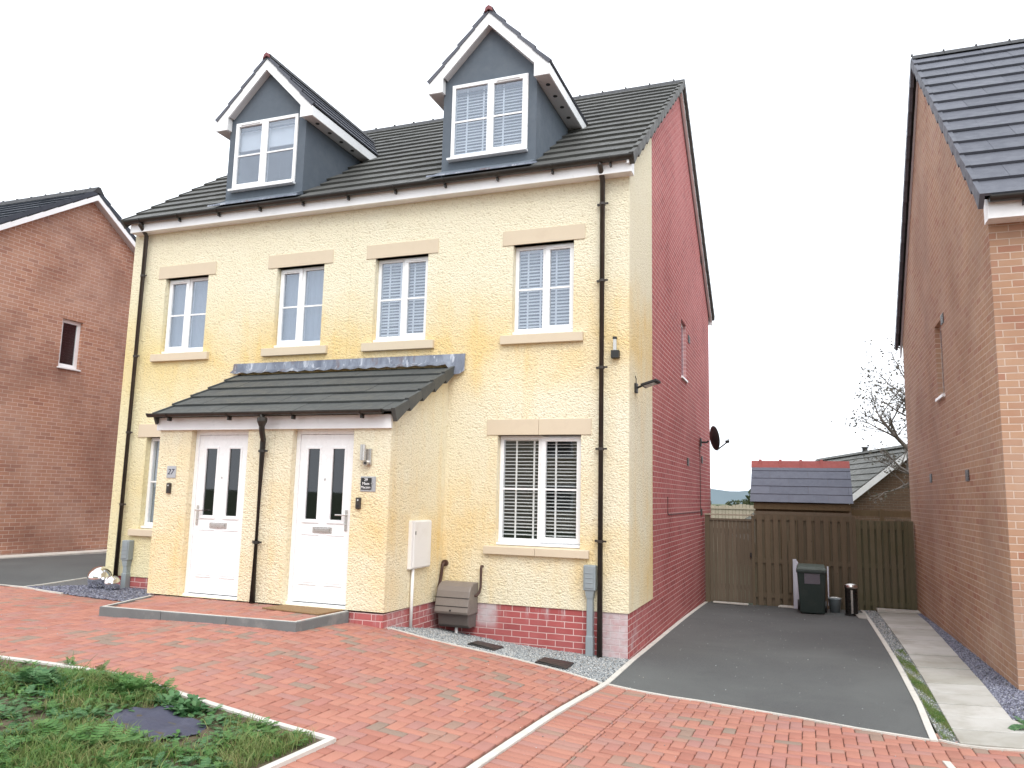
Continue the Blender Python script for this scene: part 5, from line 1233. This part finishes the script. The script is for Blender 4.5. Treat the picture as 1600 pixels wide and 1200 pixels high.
# wheelie bin
def wheelie(cx, cy, zb):
    t_ = thing('wheelie_bin', (cx,cy,zb), 'dark green wheelie bin with a grey panel on its front', 'wheelie bin')
    w0, w1, d0, d1, h = .205, .245, .22, .29, .78
    vs = [(cx-w0,cy-d0,zb+.02),(cx+w0,cy-d0,zb+.02),(cx+w0,cy+d0,zb+.02),(cx-w0,cy+d0,zb+.02),(cx-w1,cy-d1,zb+h),(cx+w1,cy-d1,zb+h),(cx+w1,cy+d1*.9,zb+h),(cx-w1,cy+d1*.9,zb+h)]
    MB().add(vs, [(0,3,2,1),(4,5,6,7),(0,1,5,4),(1,2,6,5),(2,3,7,6),(3,0,4,7)]).build('bin_body', 'bin_green', t_, .02)
    MB().box(cx-w1-.012,cx+w1+.012,cy-d1-.015,cy+d1*.9,zb+h-.05,zb+h).build('bin_rim', 'bin_green', t_, .01)
    l = MB(); l.add([(cx-w1-.015,cy-d1-.02,zb+h+.004),(cx+w1+.015,cy-d1-.02,zb+h+.004),(cx+w1+.015,cy+d1,zb+h+.004),(cx-w1-.015,cy+d1,zb+h+.004),(cx-w1+.01,cy-d1+.02,zb+h+.045),(cx+w1-.01,cy-d1+.02,zb+h+.045),(cx+w1-.02,cy+d1-.02,zb+h+.075),(cx-w1+.02,cy+d1-.02,zb+h+.075)], [(0,3,2,1),(4,5,6,7),(0,1,5,4),(1,2,6,5),(2,3,7,6),(3,0,4,7)])
    l.build('bin_lid', 'bin_lid', t_, .012)
    MB().tube([(cx-w1+.02,cy+d1+.03,zb+h+.05),(cx+w1-.02,cy+d1+.03,zb+h+.05)], .014, 10).box(cx-w1+.02,cx-w1+.05,cy+d1-.03,cy+d1+.03,zb+h+.02,zb+h+.06).box(cx+w1-.05,cx+w1-.02,cy+d1-.03,cy+d1+.03,zb+h+.02,zb+h+.06).build('bin_handle', 'bin_lid', t_)
    f = lambda z: cy-(d0+(d1-d0)*(z-.02)/(h-.02))-.004
    MB().add([(cx-.12,f(.54),zb+.54),(cx+.14,f(.54),zb+.54),(cx+.14,f(.72),zb+.72),(cx-.12,f(.72),zb+.72)], [(0,1,2,3)]).prism([(cx-.12,f(.54),zb+.54),(cx+.14,f(.54),zb+.54),(cx+.14,f(.72),zb+.72),(cx-.12,f(.72),zb+.72)], (0,.003,0)).build('bin_panel', 'sticker', t_)
    for sx in (-1, 1): MB().tube([(cx+sx*(w0+.005),cy+d0+.02,zb+.1),(cx+sx*(w0+.045),cy+d0+.02,zb+.1)], .1, 20).build('wheel', 'black', t_)
wheelie(2.03, 6.25, g(2.03,6.25)+.004)
# steel pedal bin
zb = g(2.68,6.1)
t_ = thing('steel_bin', (2.68,6.1,zb), 'tall brushed steel bin with dark lid right of the green bin', 'bin')
MB().lathe((2.68,6.1,zb), [(0,.0),(.112,.0),(.112,.03),(.105,.035),(.105,.48),(.0,.48)], 28).build('bin_body', 'dark_steel', t_, smooth=False)
for q in t_.children if hasattr(t_,'children') else []: pass
MB().lathe((2.68,6.1,zb), [(.109,.48),(.113,.49),(.113,.515),(.09,.54),(.05,.555),(0,.56)], 28).build('bin_lid', 'steel', t_, smooth=True)
MB().prism([(2.668,5.985,zb+.05),(2.700,5.985,zb+.05),(2.700,5.985,zb+.45),(2.668,5.985,zb+.45)], (0,.012,0)).build('bin_strip', 'steel', t_)
MB().box(2.65,2.71,5.95,6.0,zb+.005,zb+.02).build('bin_pedal', 'black', t_)
# small bucket behind
zb = g(2.40,6.55)
t_ = thing('bucket', (2.42,6.6,zb), 'small dark grey bucket between the green bin and the steel bin', 'bucket')
MB().lathe((2.42,6.6,zb), [(0,.01),(.085,.0),(.115,.24),(.12,.245),(.12,.255),(.108,.255),(.08,.02)], 24).build('bucket_body', 'grey_plastic', t_, smooth=True)
MB().tube([(2.42+.12*math.cos(a_),6.6-.02,zb+.245+.03*math.sin(a_)) for a_ in np.linspace(0,math.pi,12)], .004, 6).build('bucket_handle', 'steel', t_)
o_ = MB().prism([(1.70,6.98,g(1.7,7)+.01),(1.80,6.96,g(1.7,7)+.01),(1.80,7.16,g(1.7,7)+.86),(1.76,7.19,g(1.7,7)+.92),(1.70,7.17,g(1.7,7)+.92)], (0,.03,0)).build('white_board', 'board', None, .003); tag(o_, 'tall white board leaning on the fence left of the green bin', 'board', 'white boards behind the green bin')
o_ = MB().prism([(2.315,6.93,g(2.3,7)+.1),(2.335,6.93,g(2.3,7)+.1),(2.345,7.16,g(2.3,7)+.80),(2.315,7.16,g(2.3,7)+.80)], (0,.03,0)).build('white_board', 'board', None, .003); tag(o_, 'narrow strip of white board right of the green bin', 'board', 'white boards behind the green bin')
o_ = MB().prism([(1.42,7.02,g(1.5,7)+.012),(1.72,7.0,g(1.5,7)+.012),(1.72,7.17,g(1.5,7)+.012),(1.46,7.17,g(1.5,7)+.012)], (0,0,.03)).build('paving_offcut', 'kerb_top', None, .004); tag(o_, 'pale concrete offcut lying by the fence left of the green bin', 'concrete slab', 'pale slabs along the fence foot')
o_ = MB().prism([(.18,7.10,g(.4,7)+.012),(.86,7.02,g(.4,7)+.012),(.86,7.17,g(.4,7)+.012),(.18,7.22,g(.4,7)+.012)], (0,0,.025)).build('gate_threshold', 'kerb_top', None, .004); tag(o_, 'pale concrete threshold under the side gate', 'concrete slab', 'pale slabs along the fence foot')
o_ = MB().prism([(2.76,5.6,g(2.8,5.8)+.012),(2.90,5.55,g(2.8,5.8)+.012),(2.90,6.25,g(2.8,5.8)+.012),(2.72,6.25,g(2.8,5.8)+.012)], (0,0,.015)).build('paving_offcut', 'slab', None, .004); tag(o_, 'small grey slab at the driveway edge in front of the steel bin', 'concrete slab', 'pale slabs along the fence foot')

# ================================================================== BACKGROUND
# bungalow with a gable, turned 15 degrees
BG = bpy.data.objects.new('bungalow', None); BG.location = (4.97,17.0,-.6); BG.rotation_euler = (0,0,R(15)); col.objects.link(BG)
tag(BG, 'dark brick gabled bungalow with white barge boards behind the green fence', 'house')
def lbuild(mb, name, mat, par=BG, **k):
    o = mb.build(name, mat, None, **k); o.parent = par; return o
az_ = 4.14; hwB = 3.6; slB = .80
ez_b = az_-slB*hwB
lbuild(MB().add([(-hwB,0,-.5),(hwB,0,-.5),(hwB,0,ez_b),(0,0,az_),(-hwB,0,ez_b),(-hwB,9,-.5),(hwB,9,-.5),(hwB,9,ez_b),(0,9,az_),(-hwB,9,ez_b)], [(0,1,2,3,4),(9,8,7,6,5),(0,4,9,5),(1,6,7,2)]), 'wall', 'dark_brick')
mb = MB(); dv = Vector((1,0,slB)).normalized(); SB = (hwB+.35)*math.hypot(1,slB)
tiled(mb, (-hwB-.35,-.3,az_+.06-slB*(hwB+.35)), (0,1,0), dv, 9.6, SB, 15, tw=.30, th=.03, lift=.035); dv2 = Vector((-1,0,slB)).normalized()
tiled(mb, (hwB+.35,-.3,az_+.06-slB*(hwB+.35)), (0,1,0), dv2, 9.6, SB, 15, tw=.30, th=.03, lift=.035); lbuild(mb, 'roof', 'old_tile')
mb = MB()
for s_ in (-1, 1): mb.prism([(0,-.32,az_+.05),(s_*(hwB+.35),-.32,az_+.05-slB*(hwB+.35)),(s_*(hwB+.35),-.32,az_-.16-slB*(hwB+.35)),(0,-.32,az_-.16)], (0,.03,0))
lbuild(mb, 'barge_board', 'fascia')
mb = MB(); y = -.3
while y < 9.2: mb.prism([(-.13,y,az_+.05),(-.05,y,az_+.14),(.05,y,az_+.14),(.13,y,az_+.05)], (0,.44,0)); y += .45
lbuild(mb, 'ridge_tiles', 'old_tile'); lbuild(MB().lathe((0,3.9,az_+.12), [(.09,0),(.09,.12),(.14,.13),(.1,.17),(0,.18)], 12), 'roof_vent', 'black')
# hill
xs = np.linspace(-500, 160, 90); V = []; 
for i, x in enumerate(xs):
    h = 9.0+4.5*math.sin(x*.013+1)+1.6*math.sin(x*.05)+.8*math.sin(x*.15); V += [(x,600,-6),(x,640,h),(x,760,h-3),(x,900,-8)]
F = [(i*4+j, (i+1)*4+j, (i+1)*4+j+1, i*4+j+1) for i in range(89) for j in range(3)]
o_ = npmesh('hill', V, F, 'hill', smooth=True); tag(o_, kind='structure')
# bushes
def foliage(name, c, rx, ry, rz, n, size, mat, parent=None, clumps=14, seed=1, stick=None):
    rd = np.random.default_rng(seed); cc = rd.normal(0, .45, (clumps,3)); cc = np.clip(cc, -.85, .85); rr = rd.uniform(.22, .48, clumps)
    k = rd.integers(0, clumps, n); d = rd.normal(0, 1, (n,3)); d /= np.linalg.norm(d, axis=1)[:,None]
    P = cc[k]+d*(rr[k]*rd.uniform(.5, 1.05, n)**.5)[:,None]; P = P*np.array([rx,ry,rz])+np.array(c)
    return leaves(name, P, size, mat, parent, rd)
def leaves(name, P, size, mat, parent, rd, asp=.55):
    n = len(P); s = rd.uniform(.6, 1.3, n)[:,None]*size; a = rd.normal(0,1,(n,3)); a /= np.linalg.norm(a,axis=1)[:,None]; b = np.cross(a, rd.normal(0,1,(n,3))); b /= np.linalg.norm(b,axis=1)[:,None]; c_ = np.cross(a,b)
    V = np.stack([P-a*s, P+b*s*asp+c_*s*.12, P+a*s, P-b*s*asp+c_*s*.12], 1).reshape(-1,3); F = np.arange(n*4).reshape(-1,4)
    return npmesh(name, V, F, mat, parent)
for i, (c, r_, lb) in enumerate((((-3.6,38,1.0),(3.2,2.0,1.5),'round green bush above the pale fence nearest the gable'), ((-.6,42,.9),(2.0,2.0,1.7),'darker bush above the pale fence nearest the shed'), ((-9,45,1.2),(4,2,1.8),'broad bush far behind the gable'))):
    t_ = thing('bush', (c[0],c[1],-.6), lb, 'bush', 'bushes beyond the pale fence')
    foliage('crown', c, *r_, 5000, .13, 'bush', t_, seed=5+i); MB().tube([(c[0],c[1],-1.2),(c[0],c[1],.6)], [.12,.06], 8).build('trunk', 'bark', t_)
# tree behind the right house
def tree(base, label):
    t_ = thing('tree', base, label, 'tree'); rd = random.Random(11); br = MB(); tips = []
    def grow(p, d, L, r, lev):
        pts = [p]; rs = [r]; q = p; dd = d.copy(); n = 5
        for i in range(n):
            dd = (dd+Vector((rd.uniform(-.22,.22), rd.uniform(-.22,.22), rd.uniform(-.1,.16)))).normalized(); q = q+dd*L/n; pts.append(q); rs.append(r*(1-.6*(i+1)/n))
            if lev >= 2: tips.append(q.copy())
            if lev >= 1 and lev < 4 and i >= 1:
                for _ in range(1 if lev > 1 else 2):
                    ax = Vector((rd.uniform(-1,1), rd.uniform(-1,1), rd.uniform(-.4,.7))).normalized(); grow(q, (dd*.7+ax*.8).normalized(), L*.58, r*(1-.6*(i+1)/n)*.6, lev+1)
        (trunk_b if lev == 0 else br).tube(pts, rs, 6 if lev > 1 else 10, cap=False)
        return q, dd, rs[-1]
    trunk_b = MB(); q, dd, r_ = grow(Vector(base), Vector((0,0,1)), 3.3, .20, 0); trunk_b.build('trunk', 'bark', t_, smooth=True)
    for k_ in range(7):
        a = k_*.9+.3; el = [.25,.7,.15,.9,.4,1.3,.35][k_]
        if k_ in (3,4): a = math.pi+(k_-3.5)*.5
        grow(q-Vector((0,0,.5*(k_ % 3))), Vector((math.cos(a)*math.cos(el), math.sin(a)*math.cos(el), math.sin(el))), 1.75, .075, 1)
    br.build('branches', 'bark', t_)
    P = np.array([tuple(p) for p in tips]); nrd = np.random.default_rng(3); idx = nrd.integers(0, len(P), 4000); idx = idx[nrd.random(len(idx)) < .9]
    Q = P[idx]+nrd.normal(0, .07, (len(idx),3)); leaves('leaves', Q, .042, 'leaf_tree', t_, nrd)
tree((5.42,14.0,.2), 'sparse leafed tree behind the right house with thin branches against the sky')

# opposite side of the street (seen in reflections)
OP = thing('terraced_house', (-3,-27,.3), 'brown brick terrace across the street behind the camera', 'house')
mb = MB(); mb.box(-16,10,-32,-26,-.5,5.4); mb.build('wall', 'stone', OP)
mb = MB(); mb.prism([(-16.3,-25.6,5.3),(-16.3,-29,8.2),(-16.3,-32.4,5.3)], (26.6,0,0)); mb.build('roof', 'left_tile', OP)
for i in range(6):
    for z in (1.2, 3.7): 
        w_ = MB().box(-14+i*4.2,-12.4+i*4.2,-25.99,-25.95,z,z+1.2).build('window', 'upvc', OP); MB().box(-13.9+i*4.2,-12.5+i*4.2,-25.945,-25.94,z+.1,z+1.1).build('window_pane', 'room', w_)

# ================================================================== VERGE PLANTING
def inv(n, x0, x1, y0, y1, rd):
    x = rd.uniform(x0, x1, n); y = rd.uniform(y0, y1, n); k = inpoly(x, y, vin); return x[k], y[k]
vin = [(-5.6,-4.68),(-4.27,-4.60),(-3.10,-4.585),(-2.48,-4.68),(-1.94,-4.76),(-1.36,-4.83),(-.97,-4.86),(-.97,-8.5),(-5.6,-8.5)]
patch = [(-2.19,-5.36),(-2.30,-5.14),(-2.22,-4.93),(-2.02,-4.90),(-1.86,-5.02),(-1.66,-5.06),(-1.60,-5.22),(-1.70,-5.46),(-1.95,-5.43)]
pb_ = MB(); bm = bmesh.new(); f_ = bm.faces.new([bm.verts.new((x,y,0)) for x,y in patch])
for q in np.arange(-2.4,-1.5,.06): bmesh.ops.bisect_plane(bm, geom=bm.verts[:]+bm.edges[:]+bm.faces[:], plane_co=(q,0,0), plane_no=(1,0,0))
for q in np.arange(-5.6,-4.8,.06): bmesh.ops.bisect_plane(bm, geom=bm.verts[:]+bm.edges[:]+bm.faces[:], plane_co=(0,q,0), plane_no=(0,1,0))
for v in bm.verts: v.co.z = g(v.co.x,v.co.y)+.018+.010*math.sin(v.co.x*23+v.co.y*9)+.007*math.sin(v.co.y*37)
for f_ in bm.faces: f_.smooth = True
if bm.faces[:][0].normal.z < 0: bmesh.ops.reverse_faces(bm, faces=bm.faces[:])
me = bpy.data.meshes.new('weed_membrane'); bm.to_mesh(me); bm.free(); me.materials.append(M['membrane']); o_ = bpy.data.objects.new('weed_membrane', me); col.objects.link(o_)
tag(o_, 'bare patch of dark blue weed membrane showing through the grass verge', 'weed membrane')
rd = np.random.default_rng(21)
dens = lambda x, y: .5+.5*np.sin(x*3.1+1)*np.sin(y*3.7+x)+.25*np.sin(x*9)*np.sin(y*8)
x, y = inv(150000, -5.6, -.95, -8.3, -4.6, rd); keep = (rd.random(len(x)) < np.clip(-.25+1.05*dens(x,y), .04, 1)) & (rd.random(len(x)) < np.where(y < -6.6, .25, 1)) & ~inpoly(x, y, patch)
x, y = x[keep], y[keep]; n = len(x); h = rd.uniform(.03, .10, n)*(.7+.5*np.clip(dens(x,y),0,1)); a = rd.uniform(0,6.28,n); w = rd.uniform(.0016,.0038,n); ln = rd.normal(0,.55,(n,2)); z = G(x,y)+.004
ca, sa = np.cos(a)*w, np.sin(a)*w
V = np.stack([np.stack([x-ca,y-sa,z],-1), np.stack([x+ca,y+sa,z],-1), np.stack([x+ca*.8+ln[:,0]*h*.4,y+sa*.8+ln[:,1]*h*.4,z+h*.6],-1), np.stack([x-ca*.8+ln[:,0]*h*.4,y-sa*.8+ln[:,1]*h*.4,z+h*.6],-1), np.stack([x+ln[:,0]*h,y+ln[:,1]*h,z+h*.95],-1)], 1).reshape(-1,3)
b = np.arange(n)*5; F3 = np.concatenate([np.stack([b,b+1,b+2],-1), np.stack([b,b+2,b+3],-1), np.stack([b+3,b+2,b+4],-1)])
o_ = npmesh('grass', V, F3, 'grass'); tag(o_, 'short rough grass on the verge', 'grass', kind='stuff')
def tufts(P, hmin, hmax, w0, name, lab):
    x, y = P[:,0], P[:,1]; n = len(x); h = rd.uniform(hmin, hmax, n); a = rd.uniform(0,6.28,n); w = rd.uniform(w0*.6,w0,n); ln = rd.normal(0,.6,(n,2)); z = G(x,y)+.004; ca, sa = np.cos(a)*w, np.sin(a)*w
    V = np.stack([np.stack([x-ca,y-sa,z],-1), np.stack([x+ca,y+sa,z],-1), np.stack([x+ln[:,0]*h,y+ln[:,1]*h,z+h],-1)], 1).reshape(-1,3)
    o = npmesh(name, V, np.arange(n*3).reshape(-1,3), 'grass'); return tag(o, lab, 'grass', kind='stuff')
Q_ = rd.uniform(0,1,(30000,2)); yq = -2.1+Q_[:,1]*4.2; xq = 2.935+Q_[:,0]*.12+.02*(yq+2.1)/3; kq = (np.sin(yq*5+xq*30)+rd.normal(0,.6,30000)) > .1
tufts(np.stack([xq[kq],yq[kq]],-1), .006, .022, .0022, 'moss_growth', 'green moss growing on the narrow strip beside the driveway')
def lobed(n_lobe, rd_):
    """jagged pinnate leaf outline as a fan of small quads along the midrib, unit length in +x"""
    vs = []; fs = []
    for i in range(n_lobe):
        t0 = .12+.8*i/n_lobe; L = .30*math.sin(math.pi*(t0*.85+.1))+.05
        for s in (-1, 1):
            o = len(vs); vs += [(t0,0,.0),(t0+.10,0,.0),(t0+.13,s*L,.04-.12*L),(t0+.03,s*L*.85,.03)]; fs.append((o,o+1,o+2,o+3) if s == 1 else (o+3,o+2,o+1,o))
    o = len(vs); vs += [(.85,-.07,0),(.85,.07,0),(1.05,.02,-.02),(1.05,-.02,-.02)]; fs.append((o,o+3,o+2,o+1)); return np.array(vs), np.array(fs)
def round_leaf(rd_):
    vs = []; 
    return np.array([(0,0,0),(.35,-.28,.03),(.8,-.3,.0),(1,0,-.04),(.8,.3,0),(.35,.28,.03)]), np.array([(0,1,2,3),(0,3,4,5)])
def weeds(name, pts, leafn, sz, mat, kind=None, shape='lobed', up=.5, parent=None):
    LV, LF = lobed(6, rd) if shape == 'lobed' else round_leaf(rd); Vs = []; Fs = []; o = 0
    for (px, py, s) in pts:
        z0 = g(px,py)+.004
        for i in range(leafn):
            a = rd.uniform(0,6.28); el = rd.uniform(.05, up*1.6); L = s*sz*rd.uniform(.6,1.2); v = LV*L*np.array([1,rd.uniform(.8,1.2),1]); v[:,2] -= (v[:,0]**2)*.9/L*.5
            c, s_ = math.cos(el), math.sin(el); xx = v[:,0]*c-v[:,2]*s_; zz = v[:,0]*s_+v[:,2]*c; r0 = rd.uniform(0,.03)*s; yy = v[:,1]
            Vs.append(np.stack([px+(xx+r0)*math.cos(a)-yy*math.sin(a), py+(xx+r0)*math.sin(a)+yy*math.cos(a), z0+zz+rd.uniform(0,.035)*s],-1)); Fs.append(LF+o); o += len(LV)
    ob = npmesh(name, np.concatenate(Vs), np.concatenate(Fs), mat, parent)
    return ob
def scatter(n, cond, s0=.7, s1=1.3, box=(-5.4,-1.0,-7.5,-4.62)):
    out = []
    while len(out) < n:
        x = rd.uniform(box[0],box[1]); y = rd.uniform(box[2],box[3])
        if inpoly(x,y,vin) and not inpoly(x,y,patch) and cond(x,y): out.append((x,y,rd.uniform(s0,s1)))
    return out
o_ = weeds('weeds', scatter(560, lambda x,y: dens(x,y) > .35), 9, .065, 'weed', up=.7); tag(o_, 'mid green jagged leaf weeds covering the verge', 'weeds', kind='stuff')
o_ = weeds('weeds', scatter(420, lambda x,y: dens(x,y) < .6), 9, .06, 'weed_dark', up=.6); tag(o_, 'low bluish green weeds among the grass', 'weeds', kind='stuff')
o_ = weeds('clover', scatter(500, lambda x,y: True), 6, .035, 'weed', shape='round', up=.6); tag(o_, 'tiny round leaf clover between the blades', 'clover', kind='stuff')
def clump(pts, lab, mat, leafn=14, sz=.13, shape='lobed', up=.8, stems=0):
    c = pts[0]; t_ = thing('weed_clump', (c[0],c[1],g(c[0],c[1])), lab, 'weed', 'taller weeds on the verge')
    weeds('leaves', pts, leafn, sz, mat, shape=shape, up=up, parent=t_)
    if stems:
        for q in range(stems):
            s_ = MB(); a = rd.uniform(0,6.28); r_ = rd.uniform(.02,.12); x, y = c[0]+r_*math.cos(a), c[1]+r_*math.sin(a); z = g(x,y)
            s_.tube([(x,y,z),(x+.3*r_*math.cos(a),y+.3*r_*math.sin(a),z+.05),(x+.7*r_*math.cos(a),y+.7*r_*math.sin(a),z+.09)], [.002,.0016,.001], 5)
            s_.build('stem', 'weed_dark', t_)
rp = lambda x, y, n, r: [(x+rd.normal(0,r), y+rd.normal(0,r*.5), rd.uniform(.7,1.2)) for _ in range(n)]
clump(rp(-2.62,-4.74,26,.17), 'feathery bright green weed mound spilling over the kerb', 'weed', 14, .085, up=.9)
clump(rp(-2.05,-4.86,16,.11), 'upright sprig of weeds at the kerb beside the bare membrane', 'weed_dark', 14, .055, 'round', .95, 0)
clump(rp(-3.0,-4.64,16,.16), 'low spreading green weeds hiding the kerb left of the feathery mound', 'weed', 14, .06, up=.9)
clump(rp(-3.2,-5.0,14,.13), 'large dark leafed weed clump left of the bare membrane', 'weed_dark', 16, .11, up=.8)
clump(rp(-1.9,-5.75,16,.16), 'spreading weed clump in the foreground below the membrane', 'weed', 12, .13, up=.7)
clump(rp(-1.25,-5.02,7,.07), 'small toothed weed near the verge corner', 'weed', 9, .10, up=.5)
clump([(-3.55,-4.47,.8),(-3.52,-4.46,.6)], 'single weed growing from the joint between kerb and paving', 'weed', 9, .07, up=1.0, stems=4)
for i, (x, y, r_, lb) in enumerate(((-3.63,-4.42,.014,'white pebble on the paving beside the kerb weed'), (-2.03,-5.10,.012,'white pebble at the top of the bare membrane'), (-1.70,-5.20,.013,'white pebble at the right of the bare membrane'), (-1.33,-4.98,.03,'pale stone in the soil near the verge corner'))):
    o_ = blob((x,y,g(x,y)+r_*.6), r_, 'white_stone', 'pebble', None, i, (1.3,1,.7)); tag(o_, lb, 'pebble', 'pale pebbles around the verge')
# grass tuft at the foot of the right wall
t_ = clump([(3.62,-1.62,1.0),(3.72,-1.5,1.1),(3.8,-1.7,1.0)], 'dark green plant at the front corner of the right house', 'weed_dark', 14, .12, up=.9)

# ================================================================== CAMERA, LIGHT, WORLD
cam = bpy.data.cameras.new('camera'); co = bpy.data.objects.new('camera', cam); col.objects.link(co); scn.camera = co
yaw, pitch, roll = .359862, .141212, .0227477
fw = Vector((-math.sin(yaw)*math.cos(pitch), math.cos(yaw)*math.cos(pitch), math.sin(pitch))); r0 = Vector((math.cos(yaw), math.sin(yaw), 0)); u0 = r0.cross(fw)
r1 = math.cos(roll)*r0+math.sin(roll)*u0; u1 = -math.sin(roll)*r0+math.cos(roll)*u0
mt = Matrix((r1, u1, -fw)).transposed().to_4x4(); mt.translation = (1.98381,-9.33241,1.87048); co.matrix_world = mt
cam.sensor_width = 36; cam.lens = 1221.32/1600*36; cam.clip_end = 4000; cam.clip_start = .05

sun_el, sun_az = R(50), R(152)      # azimuth measured clockwise from +Y
sd = Vector((math.sin(sun_az)*math.cos(sun_el), math.cos(sun_az)*math.cos(sun_el), math.sin(sun_el)))
sl_ = bpy.data.lights.new('sun', 'SUN'); sl_.energy = 1.3; sl_.angle = R(35); sl_.color = (1,.97,.92)
so = bpy.data.objects.new('sun', sl_); so.rotation_euler = sd.to_track_quat('Z', 'Y').to_euler(); col.objects.link(so)
w = bpy.data.worlds.new('World'); scn.world = w; w.use_nodes = True; t = w.node_tree; k = N(t); bg = t.nodes['Background']
sky = k.n('ShaderNodeTexSky', sky_type='NISHITA'); sky.sun_disc = False; sky.sun_elevation = sun_el; sky.sun_rotation = sun_az; sky.dust_density = 4; sky.air_density = 1.5
hz = k.n('ShaderNodeVectorMath', operation='SCALE'); k.link(sky.outputs[0], hz.inputs[0]); hz.inputs['Scale'].default_value = .12
tcw = k.n('ShaderNodeTexCoord').outputs['Generated']
cl = k.mix(k.noise(tcw, 2.2, 5, .55), (1.10,1.16,1.25), (1.30,1.35,1.42))     # even overcast cloud deck
k.link(k.mix(.93, hz.outputs[0], cl), bg.inputs[0]); bg.inputs[1].default_value = 1.0
scn.view_settings.view_transform = 'Standard'; scn.view_settings.look = 'None'; scn.view_settings.exposure = .58; scn.view_settings.gamma = 1
scn.render.engine = 'CYCLES'; scn.cycles.max_bounces = 8; scn.cycles.transparent_max_bounces = 16
